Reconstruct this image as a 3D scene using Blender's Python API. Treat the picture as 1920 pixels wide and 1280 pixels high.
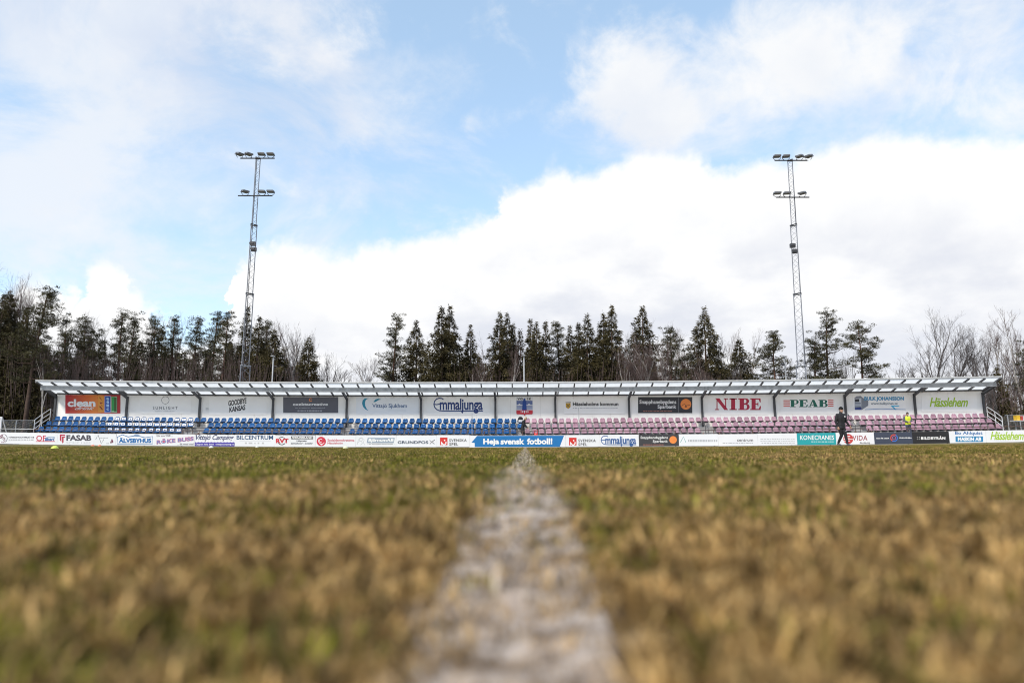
import bpy, bmesh, math, random
import numpy as np
from mathutils import Vector, Matrix

for o in list(bpy.data.objects): bpy.data.objects.remove(o)
scene = bpy.context.scene
COL = scene.collection
R = math.radians

# ------------------------------------------------------------------ camera
W0, H0, F0 = 1920.0, 1280.0, 1280.0           # photograph size and focal length in its pixels (24 mm lens)
CAM = Vector((0.0, 0.0, 0.088))
yc = Vector((25.0, -196.0, -F0)).normalized()  # world +Y (towards the stand) seen from the camera
up0 = Vector((-0.0055, 1.0, 0.0))
zc = (up0 - up0.dot(yc) * yc).normalized()
xc = yc.cross(zc)
cam_data = bpy.data.cameras.new('camera')
cam_data.sensor_width = 36.0; cam_data.lens = 24.0
cam_data.clip_start = 0.02; cam_data.clip_end = 3000
cam_data.dof.use_dof = True; cam_data.dof.focus_distance = 50.0; cam_data.dof.aperture_fstop = 2.4
cam = bpy.data.objects.new('camera', cam_data); COL.objects.link(cam)
M = Matrix((xc, yc, zc)).to_4x4(); M.translation = CAM
cam.matrix_world = M
scene.camera = cam
RM = Matrix((xc, yc, zc))

def ray(px, py):
    d = Vector(((px - W0 / 2) / F0, (H0 / 2 - py) / F0, -1.0))
    return RM @ d
def P(px, py, Y):                               # point of the place at depth Y seen at a spot of the photograph
    d = ray(px, py)
    return CAM + d * ((Y - CAM.y) / d.y)

# ------------------------------------------------------------------ sky and sun
SUN_EL, SUN_AZ = R(42), R(215)                  # azimuth clockwise from +Y: the sun stands behind the camera, to the left
world = bpy.data.worlds.new('World'); scene.world = world; world.use_nodes = True
wt = world.node_tree; wt.nodes.clear()
def wn(t, **k):
    n = wt.nodes.new(t)
    for a, b in k.items(): setattr(n, a, b)
    return n
def wl(a, b): wt.links.new(a, b)
def wm(op, a, b=None, c=None, clamp=False):
    n = wn('ShaderNodeMath', operation=op, use_clamp=clamp)
    for i, v in enumerate((a, b, c)):
        if v is None: continue
        if isinstance(v, (int, float)): n.inputs[i].default_value = v
        else: wl(v, n.inputs[i])
    return n.outputs[0]
def wsmooth(v, lo, hi):
    n = wn('ShaderNodeMapRange', interpolation_type='SMOOTHSTEP')
    wl(v, n.inputs[0]); n.inputs[1].default_value = lo; n.inputs[2].default_value = hi
    return n.outputs[0]
tc = wn('ShaderNodeTexCoord')
nrm = wn('ShaderNodeVectorMath', operation='NORMALIZE'); wl(tc.outputs['Generated'], nrm.inputs[0])
DIR = nrm.outputs[0]
sep = wn('ShaderNodeSeparateXYZ'); wl(DIR, sep.inputs[0])
el = wm('MULTIPLY', wm('ARCSINE', sep.outputs[2]), 180 / math.pi)
az = wm('MULTIPLY', wm('ARCTAN2', sep.outputs[0], sep.outputs[1]), 180 / math.pi)
def wnoise(scale, detail=8, rough=.55, stretch=(1, 1, 1), off=0, dist=0):
    mp = wn('ShaderNodeMapping'); mp.inputs['Scale'].default_value = stretch; mp.inputs['Location'].default_value = (off, off * .7, off * 1.3)
    wl(DIR, mp.inputs[0])
    n = wn('ShaderNodeTexNoise'); wl(mp.outputs[0], n.inputs['Vector'])
    n.inputs['Scale'].default_value = scale; n.inputs['Detail'].default_value = detail; n.inputs['Roughness'].default_value = rough
    n.inputs['Distortion'].default_value = dist
    return n.outputs['Fac']
def azel(px, py):
    d = ray(px, py).normalized()
    return math.degrees(math.atan2(d.x, d.y)), math.degrees(math.asin(d.z))
# upper edge of the cumulus bank, azimuth -> elevation
ramp = wn('ShaderNodeValToRGB'); cr = ramp.color_ramp; cr.interpolation = 'EASE'
edge = [(-300, 520), (0, 545), (50, 512), (92, 520), (120, 575), (136, 500), (200, 480), (240, 500), (262, 540), (305, 568), (335, 640), (404, 640), (419, 500),
        (470, 470), (530, 455), (620, 468), (690, 458), (760, 448), (850, 428), (905, 402), (945, 352), (1080, 322), (1190, 292), (1290, 288), (1385, 312), (1430, 296), (1560, 268), (1700, 254), (1860, 262), (2100, 240)]
pts = []
for px, py in edge:
    a, e = azel(px, py); pts.append(((a + 60) / 120, e / 50))
cr.elements[0].position = pts[0][0]; cr.elements[0].color = (pts[0][1],) * 3 + (1,)
cr.elements[1].position = pts[-1][0]; cr.elements[1].color = (pts[-1][1],) * 3 + (1,)
for p, v in pts[1:-1]:
    e_ = cr.elements.new(p); e_.color = (v, v, v, 1)
az_w = wm('ADD', az, wm('ADD', wm('MULTIPLY', wm('SUBTRACT', wnoise(11, 6, .6, off=21), .5), 7.0), wm('MULTIPLY', wm('SUBTRACT', wnoise(40, 4, .6, off=14), .5), 2.4)))
wl(wm('MULTIPLY_ADD', az_w, 1 / 120, .5), ramp.inputs[0])
thr = wm('MULTIPLY', ramp.outputs['Color'], 50.0)
puff = wm('ADD', wm('MULTIPLY', wm('SUBTRACT', wnoise(15, 7, .55), .5), 3.2), wm('MULTIPLY', wm('SUBTRACT', wnoise(48, 5, .55, off=3), .5), 1.6))
bank = wsmooth(wm('SUBTRACT', wm('ADD', thr, puff), el), -.5, 1.3)
# higher clouds: a wide thin veil and a few soft heaps; two noises give them their ragged outlines
def blobset(lst):
    acc = None
    for px, py, rad, wgt in lst:
        d = ray(px, py).normalized()
        vd = wn('ShaderNodeVectorMath', operation='DOT_PRODUCT'); wl(DIR, vd.inputs[0]); vd.inputs[1].default_value = d
        mr = wn('ShaderNodeMapRange', interpolation_type='SMOOTHSTEP'); wl(vd.outputs['Value'], mr.inputs[0])
        mr.inputs[1].default_value = math.cos(R(rad)); mr.inputs[2].default_value = 1; mr.inputs[4].default_value = wgt
        acc = mr.outputs[0] if acc is None else wm('ADD', acc, mr.outputs[0])
    return acc
heaps = blobset([(1245, 160, 6.5, .50), (1190, 230, 5, .32), (1120, 205, 4.5, .22), (1250, 245, 4, .30), (1440, 100, 5.5, .46), (1560, 95, 5.5, .40), (1480, 175, 5, .20), (1640, 150, 5.5, .14), (1860, 140, 6, .40), (1760, 40, 6, .22),
                 (1230, 60, 4.5, .30), (1130, 130, 4, .22), (600, 40, 5.5, .34), (520, 120, 5, .24), (420, 20, 6, .28), (890, 262, 3.2, .20), (160, 190, 5, .20), (300, 190, 5, .14), (1420, 235, 3.5, .18)])
n_heap = wm('ADD', wm('MULTIPLY', wnoise(8.5, 10, .62, (1, 1, 1.25), off=5.3, dist=.35), 2.1), wm('MULTIPLY', wnoise(34, 6, .6, off=2.1), .35))
soft = wm('MULTIPLY', wsmooth(wm('ADD', n_heap, wm('MULTIPLY', heaps, .92)), 1.22, 2.06), .92)
wide = blobset([(150, 60, 20, .24), (480, 100, 16, .12), (100, 330, 16, .06), (300, 300, 9, .06), (1620, 190, 18, .18), (1250, 240, 10, .12), (700, 180, 9, .08), (900, 60, 12, -.16), (640, 420, 8, .08), (1650, 330, 9, -.05)])
veil = wm('MULTIPLY', wsmooth(wm('ADD', wm('MULTIPLY_ADD', wnoise(3.6, 10, .62, (1, 1, 1.7), off=9, dist=.5), 2.3, -.62), wide), .36, 1.08), .84)
sky = wn('ShaderNodeTexSky', sky_type='NISHITA'); sky.sun_disc = False
sky.sun_elevation = SUN_EL; sky.sun_rotation = SUN_AZ; sky.air_density = 1.0; sky.dust_density = .5; sky.ozone_density = 1.6
SKY_STRENGTH = 0.15; EXPO = .88; EG = 2 ** EXPO
def wcol(r, g, b):
    n = wn('ShaderNodeRGB'); n.outputs[0].default_value = (r / SKY_STRENGTH / EG, g / SKY_STRENGTH / EG, b / SKY_STRENGTH / EG, 1); return n.outputs[0]
def wmix(f, a, b):
    n = wn('ShaderNodeMix', data_type='RGBA'); n.clamp_factor = True
    wl(f, n.inputs['Factor']); wl(a, n.inputs['A']); wl(b, n.inputs['B']); return n.outputs['Result']
shade = wsmooth(wnoise(4.2, 6, .55, (1, 1, 2.0), off=1.7), .36, .62)
bank_col = wmix(wm('MULTIPLY', shade, wsmooth(wm('SUBTRACT', wm('ADD', thr, puff), el), 2.5, 10.0)), wcol(1.04, 1.04, 1.04), wcol(.78, .81, .89))
soft_col = wmix(wsmooth(wnoise(5.1, 5, .5, off=17), .40, .70), wcol(1.0, 1.0, 1.0), wcol(.86, .89, .95))
base_sky = wmix(wm('ADD', 0.0, .42), sky.outputs[0], wcol(.64, .86, 1.01))
veil_col = wmix(wsmooth(wnoise(3.1, 6, .55, off=11), .36, .66), wcol(.90, .93, .98), wcol(.72, .78, .91))
c = wmix(veil, base_sky, veil_col)
c = wmix(soft, c, soft_col)
c = wmix(bank, c, bank_col)
bg = wn('ShaderNodeBackground'); wl(c, bg.inputs[0]); bg.inputs[1].default_value = SKY_STRENGTH
wo = wn('ShaderNodeOutputWorld'); wl(bg.outputs[0], wo.inputs[0])

sun_d = bpy.data.lights.new('sun', 'SUN'); sun_d.energy = 1.9; sun_d.angle = R(11); sun_d.color = (1.0, .93, .82)
sun = bpy.data.objects.new('sun', sun_d); COL.objects.link(sun)
sv = Vector((math.sin(SUN_AZ) * math.cos(SUN_EL), math.cos(SUN_AZ) * math.cos(SUN_EL), math.sin(SUN_EL)))
sun.rotation_euler = (-sv).to_track_quat('-Z', 'Y').to_euler()

vs = scene.view_settings
vs.view_transform = 'Standard'; vs.look = 'None'; vs.exposure = EXPO; vs.gamma = 1.0; vs.use_curve_mapping = False
scene.cycles.max_bounces = 8; scene.cycles.transparent_max_bounces = 12
scene.cycles.use_denoising = True; scene.cycles.pixel_filter_type = 'BLACKMAN_HARRIS'; scene.cycles.filter_width = 1.05

# ------------------------------------------------------------------ helpers
rnd = random.Random(7)
def gz(x):                                       # the ground and the stand rise very gently towards both ends
    x = max(-46.0, min(46.0, x)); return 2.1e-4 * x * x

class MB:
    def __init__(s): s.v = []; s.f = []
    def add(s, vs, fs):
        n = len(s.v); s.v.extend([tuple(p) for p in vs]); s.f.extend([tuple(i + n for i in f) for f in fs])
    def hexa(s, c):                              # eight corners, bottom ring then top ring
        s.add(c, [(3, 2, 1, 0), (4, 5, 6, 7), (0, 1, 5, 4), (1, 2, 6, 5), (2, 3, 7, 6), (3, 0, 4, 7)])
    def box(s, x0, x1, y0, y1, z0, z1):
        s.hexa([(x0, y0, z0), (x1, y0, z0), (x1, y1, z0), (x0, y1, z0), (x0, y0, z1), (x1, y0, z1), (x1, y1, z1), (x0, y1, z1)])
    def tube(s, pts, r, n=6, cap=True):
        pts = [Vector(p) for p in pts]; rings = []
        for i, p in enumerate(pts):
            a = pts[max(0, i - 1)]; b = pts[min(len(pts) - 1, i + 1)]
            d = (b - a).normalized(); ref = Vector((0, 0, 1)) if abs(d.z) < .9 else Vector((0, 1, 0))
            u = d.cross(ref).normalized(); w = u.cross(d)
            rr = r[i] if isinstance(r, (list, tuple)) else r
            rings.append([p + (u * math.cos(2 * math.pi * k / n) + w * math.sin(2 * math.pi * k / n)) * rr for k in range(n)])
        vs_ = [q for rg in rings for q in rg]; fs = []
        for i in range(len(rings) - 1):
            for k in range(n):
                a = i * n + k; b = i * n + (k + 1) % n
                fs.append((a, b, b + n, a + n))
        if cap: fs.append(tuple(range(n))[::-1]); fs.append(tuple((len(rings) - 1) * n + k for k in range(n)))
        s.add(vs_, fs)
    def bar(s, a, b, w, h, up=Vector((0, 0, 1))):  # square bar from a to b
        a = Vector(a); b = Vector(b); d = (b - a).normalized()
        if abs(d.dot(up)) > .98: up = Vector((0, 1, 0))
        u = d.cross(up).normalized() * w / 2; q = u.cross(d).normalized() * h / 2
        s.hexa([a - u - q, a + u - q, b + u - q, b - u - q, a - u + q, a + u + q, b + u + q, b - u + q])
    def prism(s, poly, y0, y1):                  # polygon of (x,z), given depth
        n = len(poly)
        s.add([(x, y0, z) for x, z in poly] + [(x, y1, z) for x, z in poly],
              [tuple(range(n)), tuple(range(2 * n - 1, n - 1, -1))] + [(i, i + n, (i + 1) % n + n, (i + 1) % n) for i in range(n)])
    def build(s, name, mat=None, parent=None, smooth=False, loc=None):
        me = bpy.data.meshes.new(name); me.from_pydata(s.v, [], s.f); me.update()
        return obj(name, me, mat, parent, smooth, loc)
def obj(name, me, mat=None, parent=None, smooth=False, loc=None):
    if mat is not None:
        if len(me.materials): me.materials[0] = mat
        else: me.materials.append(mat)
    if smooth: me.polygons.foreach_set('use_smooth', [True] * len(me.polygons))
    o = bpy.data.objects.new(name, me); COL.objects.link(o)
    if parent is not None:
        o.parent = parent
        o.matrix_parent_inverse = PINV.get(parent.name, Matrix.Identity(4))
    if loc is not None: o.location = loc
    return o
PINV = {}
def thing(name, label, cat, loc=(0, 0, 0), group=None):      # an Empty at the thing's base; parts are given in world coordinates
    o = bpy.data.objects.new(name, None); COL.objects.link(o); o.location = loc; o.empty_display_size = .2
    PINV[o.name] = Matrix.Translation(loc).inverted()
    return tag(o, label, cat, group)
def tag(o, label=None, cat=None, group=None, kind=None):
    if label: o['label'] = label
    if cat: o['category'] = cat
    if group: o['group'] = group
    if kind: o['kind'] = kind
    return o
def raw_mesh(name, v, f3):                                    # numpy vertices (n,3) and triangles (m,3)
    me = bpy.data.meshes.new(name); v = np.asarray(v, np.float32); f3 = np.asarray(f3, np.int32)
    me.vertices.add(len(v)); me.vertices.foreach_set('co', v.ravel())
    me.loops.add(f3.size); me.loops.foreach_set('vertex_index', f3.ravel())
    me.polygons.add(len(f3)); me.polygons.foreach_set('loop_start', np.arange(len(f3), dtype=np.int32) * 3)
    me.polygons.foreach_set('loop_total', np.full(len(f3), 3, np.int32))
    me.update(calc_edges=True); return me

MATS = {}
def mat(name, col, rough=.6, vary=.12, scale=6.0, metal=0.0, spec=.4, bump=0.0, bscale=30.0, col2=None, detail=5):
    if name in MATS: return MATS[name]
    m = bpy.data.materials.new(name); m.use_nodes = True; t = m.node_tree; b = t.nodes['Principled BSDF']
    b.inputs['Roughness'].default_value = rough; b.inputs['Metallic'].default_value = metal
    b.inputs['Specular IOR Level'].default_value = spec
    g = t.nodes.new('ShaderNodeNewGeometry')
    n = t.nodes.new('ShaderNodeTexNoise'); n.inputs['Scale'].default_value = scale; n.inputs['Detail'].default_value = detail
    t.links.new(g.outputs['Position'], n.inputs['Vector'])
    r = t.nodes.new('ShaderNodeValToRGB'); r.color_ramp.elements[0].position = .3; r.color_ramp.elements[1].position = .7
    c1 = tuple(max(0, x * (1 - vary)) for x in col); c2 = col2 or tuple(min(1, x * (1 + vary)) for x in col)
    r.color_ramp.elements[0].color = c1 + (1,); r.color_ramp.elements[1].color = tuple(c2) + (1,)
    t.links.new(n.outputs['Fac'], r.inputs[0]); t.links.new(r.outputs[0], b.inputs['Base Color'])
    if bump:
        n2 = t.nodes.new('ShaderNodeTexNoise'); n2.inputs['Scale'].default_value = bscale; n2.inputs['Detail'].default_value = 6
        t.links.new(g.outputs['Position'], n2.inputs['Vector'])
        bp = t.nodes.new('ShaderNodeBump'); bp.inputs['Strength'].default_value = bump; bp.inputs['Distance'].default_value = .02
        t.links.new(n2.outputs['Fac'], bp.inputs['Height']); t.links.new(bp.outputs[0], b.inputs['Normal'])
    MATS[name] = m; return m

m_galv = mat('galvanised_steel', (.36, .37, .385), .5, .18, 3.0, .25)
m_steel_lt = mat('pale_steel', (.62, .63, .64), .5, .1, 2.0, .1)
m_dark = mat('dark_steel', (.055, .056, .062), .5, .2, 5.0)
m_rafter = mat('rafter_steel', (.075, .073, .078), .55, .2, 5.0)
m_wall = mat('white_wall_sheet', (.85, .83, .80), .6, .05, 1.2, col2=(.88, .865, .84))
m_conc = mat('concrete', (.40, .39, .385), .85, .15, 3.0, bump=.2)
m_blue = mat('blue_plastic', (.005, .072, .23), .45, .15, 1.6, col2=(.007, .094, .285), spec=.2)
m_pink = mat('pink_plastic', (.36, .205, .27), .5, .12, 1.5, col2=(.43, .275, .335), spec=.25)
m_rail = mat('rust_brown_steel', (.10, .060, .052), .6, .3, 6.0)
m_board = mat('board_white', (.74, .75, .78), .45, .03, .8)
m_wood = mat('weathered_wood', (.16, .085, .055), .8, .3, 9.0)
for m_ in (m_blue, m_pink):                      # every shell has faded a little differently
    t_ = m_.node_tree; b_ = t_.nodes['Principled BSDF']; src = b_.inputs['Base Color'].links[0].from_socket
    oi_ = t_.nodes.new('ShaderNodeObjectInfo'); mr_ = t_.nodes.new('ShaderNodeMapRange'); mr_.inputs[3].default_value = .78; mr_.inputs[4].default_value = 1.18; t_.links.new(oi_.outputs['Random'], mr_.inputs[0])
    hs_ = t_.nodes.new('ShaderNodeHueSaturation'); t_.links.new(src, hs_.inputs['Color']); t_.links.new(mr_.outputs[0], hs_.inputs['Value']); t_.links.new(hs_.outputs[0], b_.inputs['Base Color'])
INK = {}
def ink(r, g, b, name=None):
    k = (r, g, b)
    if k not in INK: INK[k] = mat(name or 'print_%d' % len(INK), k, .5, .05, 3.0)
    return INK[k]
NAVY = ink(.018, .045, .17, 'print_navy'); BLACK = ink(.022, .022, .026, 'print_black'); WHITE = ink(.8, .8, .8, 'print_white')
RED = ink(.56, .028, .045, 'print_red'); CRIM = ink(.42, .02, .055, 'print_crimson'); BLUE = ink(.012, .17, .46, 'print_blue'); GREY = ink(.42, .43, .46, 'print_grey')
DGREY = ink(.10, .10, .12, 'print_charcoal'); GREEN = ink(.012, .13, .09, 'print_dark_green'); LIME = ink(.33, .52, .03, 'print_lime'); ORANGE = ink(.80, .25, .06, 'print_orange')
TEAL = ink(.02, .33, .36, 'print_teal'); VIOLET = ink(.06, .04, .32, 'print_violet'); MAROON = ink(.16, .02, .06, 'print_maroon'); LBLUE = ink(.06, .27, .48, 'print_light_blue')
ROSE = ink(.60, .12, .16, 'print_rose'); CYAN = ink(.05, .42, .66, 'print_cyan'); STEELB = ink(.28, .34, .42, 'print_steel_blue')

# ------------------------------------------------------------------ ground
def ground_z(x, y):
    r = math.hypot(x, y)
    z = gz(x)
    z += -.050 * math.exp(-(r / .62) ** 2) + .017 * math.exp(-((y - 1.5) / .8) ** 2) * math.exp(-(x / 3) ** 2)
    z += .006 * math.sin(x * 2.1 + 1) * math.sin(y * 1.7) * math.exp(-(r / 9) ** 2)
    return z
def sheet(name, xs, ys, zf, m, dz=0):
    v = [(x, y, zf(x, y) + dz) for y in ys for x in xs]; n = len(xs)
    f = [(j * n + i, j * n + i + 1, (j + 1) * n + i + 1, (j + 1) * n + i) for j in range(len(ys) - 1) for i in range(n - 1)]
    me = bpy.data.meshes.new(name); me.from_pydata(v, [], f); me.update()
    return obj(name, me, m, None, True)
def axis(a, b, fine, grow):
    out = [0.0]; s = fine
    while out[-1] < b: out.append(out[-1] + s); s = min(s * grow, 40)
    neg = [0.0]; s = fine
    while neg[-1] > a: neg.append(neg[-1] - s); s = min(s * grow, 40)
    return sorted(set(neg[1:] + out))

LINE_X, LINE_HW = -.006, .056
def grass_material(name, blade):
    m = bpy.data.materials.new(name); m.use_nodes = True; t = m.node_tree; b = t.nodes['Principled BSDF']; L = t.links.new
    g = t.nodes.new('ShaderNodeNewGeometry')
    flat = t.nodes.new('ShaderNodeVectorMath'); flat.operation = 'MULTIPLY'; flat.inputs[1].default_value = (1, 1, 0); L(g.outputs['Position'], flat.inputs[0])
    def noise(sc, det=4, off=0):
        mp = t.nodes.new('ShaderNodeMapping'); mp.inputs['Location'].default_value = (off, off, 0); L(flat.outputs[0], mp.inputs[0])
        n = t.nodes.new('ShaderNodeTexNoise'); n.inputs['Scale'].default_value = sc; n.inputs['Detail'].default_value = det; L(mp.outputs[0], n.inputs[0]); return n.outputs['Fac']
    def math_(op, a, c):
        n = t.nodes.new('ShaderNodeMath'); n.operation = op
        for i, v in enumerate((a, c)):
            if isinstance(v, (int, float)): n.inputs[i].default_value = v
            else: L(v, n.inputs[i])
        return n.outputs[0]
    def rng(v, lo, hi, o0=0, o1=1):
        n = t.nodes.new('ShaderNodeMapRange'); n.interpolation_type = 'SMOOTHSTEP'; L(v, n.inputs[0])
        for i, q in zip((1, 2, 3, 4), (lo, hi, o0, o1)): n.inputs[i].default_value = q
        return n.outputs[0]
    def mix(f, a, c):
        n = t.nodes.new('ShaderNodeMix'); n.data_type = 'RGBA'
        if isinstance(f, float): n.inputs['Factor'].default_value = f
        else: L(f, n.inputs['Factor'])
        for k, v in (('A', a), ('B', c)):
            if isinstance(v, tuple): n.inputs[k].default_value = v + (1,)
            else: L(v, n.inputs[k])
        return n.outputs['Result']
    # broad patches of living and winter-bleached grass; finer ones inside them
    patch = math_('ADD', math_('ADD', math_('MULTIPLY', noise(.45, 2, 3.1), .5), math_('MULTIPLY', noise(2.1, 2, 6.4), .75)), math_('MULTIPLY', noise(9, 3, 1.0), .35))
    if blade:
        oi = t.nodes.new('ShaderNodeObjectInfo'); patch = math_('ADD', patch, math_('MULTIPLY', math_('SUBTRACT', oi.outputs['Random'], .5), .42))
    spy = t.nodes.new('ShaderNodeSeparateXYZ'); L(g.outputs['Position'], spy.inputs[0])
    patch = math_('ADD', patch, math_('SUBTRACT', rng(spy.outputs[1], .35, 2.2, -.075, .095), rng(spy.outputs[0], -.3, .8, 0, .05)))
    straw = mix(rng(noise(38, 3, 7), .36, .64), (.14, .080, .025), (.62, .405, .160))
    green = mix(rng(noise(32, 3, 5), .36, .64), (.044, .050, .004), (.245, .230, .022))
    base = mix(rng(patch, .74, .90), straw, green)
    if not blade: base = mix(rng(noise(26, 5, 2), .35, .65), base, mix(.5, base, (.07, .05, .03)))
    sp = t.nodes.new('ShaderNodeSeparateXYZ'); L(g.outputs['Position'], sp.inputs[0])
    dx = math_('ABSOLUTE', math_('SUBTRACT', sp.outputs[0], LINE_X), 0)
    edge_n = math_('MULTIPLY', math_('SUBTRACT', noise(20, 4, 4), .5), .12)
    line = rng(math_('ADD', dx, edge_n), LINE_HW + .016, LINE_HW - .026)
    worn = rng(math_('ADD', noise(48, 4, 8), math_('MULTIPLY', noise(11, 2, 6), .35)), .57, .82, .04, .95)
    far = rng(sp.outputs[1], 49.0, 48.0)
    paint = math_('MULTIPLY', math_('MULTIPLY', line, worn), far)
    if blade:
        base = mix(paint, base, (.58, .49, .42))
        w2 = t.nodes.new('ShaderNodeTexWhiteNoise'); w2.noise_dimensions = '1D'; L(oi.outputs['Random'], w2.inputs['W']); hv = t.nodes.new('ShaderNodeHueSaturation'); L(base, hv.inputs['Color']); L(rng(w2.outputs['Value'], 0, 1, .5, 1.45), hv.inputs['Value']); base = hv.outputs[0]
    L(base, b.inputs['Base Color']); b.inputs['Roughness'].default_value = .65; b.inputs['Specular IOR Level'].default_value = .25
    if blade:
        tr = t.nodes.new('ShaderNodeBsdfTranslucent'); L(base, tr.inputs[0])
        mx = t.nodes.new('ShaderNodeMixShader'); mx.inputs[0].default_value = .3
        L(b.outputs[0], mx.inputs[1]); L(tr.outputs[0], mx.inputs[2]); L(mx.outputs[0], t.nodes['Material Output'].inputs['Surface'])
    else:
        n2 = noise(60, 6, 9); bp = t.nodes.new('ShaderNodeBump'); bp.inputs['Strength'].default_value = .8; bp.inputs['Distance'].default_value = .03
        L(n2, bp.inputs['Height']); L(bp.outputs[0], b.inputs['Normal'])
    return m
m_turf = grass_material('turf', False); m_blade = grass_material('grass_blade', True)
xs = axis(-46, 46, .06, 1.09); ys = sorted(set([-30, -18, -10, -6, -3.5, -2, -1.2, -.7, -.4] + [y for y in axis(-.2, 51.2, .06, 1.06) if y > -.3 and y < 51]))
xs = [-400, -200, -110, -70] + [x for x in xs if abs(x) <= 50] + [70, 110, 200, 400]
tag(sheet('pitch', xs, ys + [51.6], ground_z, m_turf), 'worn football pitch of green and straw coloured grass', 'pitch', kind='structure')
m_floor = mat('forest_floor', (.045, .035, .022), .95, .4, 1.5, bump=.5, bscale=8)
tag(sheet('terrain', [-900, -400, -200, -110, -70] + list(range(-50, 51, 2)) + [70, 110, 200, 400, 900], [51.6, 53, 56, 60, 70, 90, 120, 200, 500, 1500], lambda x, y: gz(x), m_floor),
    'dark leaf-strewn ground behind the stand and under the trees', 'ground', kind='structure')
m_line = bpy.data.materials.new('line_paint'); m_line.use_nodes = True
def _line():
    t = m_line.node_tree; b = t.nodes['Principled BSDF']; g = t.nodes.new('ShaderNodeNewGeometry'); n = t.nodes.new('ShaderNodeTexNoise')
    n.inputs['Scale'].default_value = 46; n.inputs['Detail'].default_value = 5; t.links.new(g.outputs['Position'], n.inputs[0])
    r = t.nodes.new('ShaderNodeValToRGB'); r.color_ramp.elements[0].position = .36; r.color_ramp.elements[1].position = .58
    r.color_ramp.elements[0].color = (.12, .078, .045, 1); r.color_ramp.elements[1].color = (.50, .42, .36, 1)
    t.links.new(n.outputs['Fac'], r.inputs[0]); t.links.new(r.outputs[0], b.inputs['Base Color']); b.inputs['Roughness'].default_value = .9
_line()
tag(sheet('halfway_line', [LINE_X - LINE_HW, LINE_X - .02, LINE_X + .02, LINE_X + LINE_HW], [y for y in ys if -3 < y < 48.5], ground_z, m_line, .004),
    'worn white halfway line running from the camera to the stand', 'line', kind='structure')

# grass blades: tufts scattered by geometry nodes, one object
def tuft_mesh(k):
    r = random.Random(100 + k); v = []; f = []
    for _ in range(16):
        a = r.uniform(0, 6.283); d = r.uniform(0, .028); bx, by = math.cos(a) * d, math.sin(a) * d
        h = r.uniform(.005, .0165); w = r.uniform(.0008, .0017); la = r.uniform(0, 6.283); lean = r.uniform(.3, 1.7) * h
        ca, sa = math.cos(la), math.sin(la); n = len(v)
        v += [(bx - sa * w, by + ca * w, -.004), (bx + sa * w, by - ca * w, -.004),
              (bx + ca * lean * .35 - sa * w * .8, by + sa * lean * .35 + ca * w * .8, h * .6), (bx + ca * lean * .35 + sa * w * .8, by + sa * lean * .35 - ca * w * .8, h * .6),
              (bx + ca * lean, by + sa * lean, h)]
        f += [(n, n + 1, n + 3), (n, n + 3, n + 2), (n + 2, n + 3, n + 4)]
    me = raw_mesh('tuft_%d' % k, v, f); me.materials.append(m_blade); return me
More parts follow.
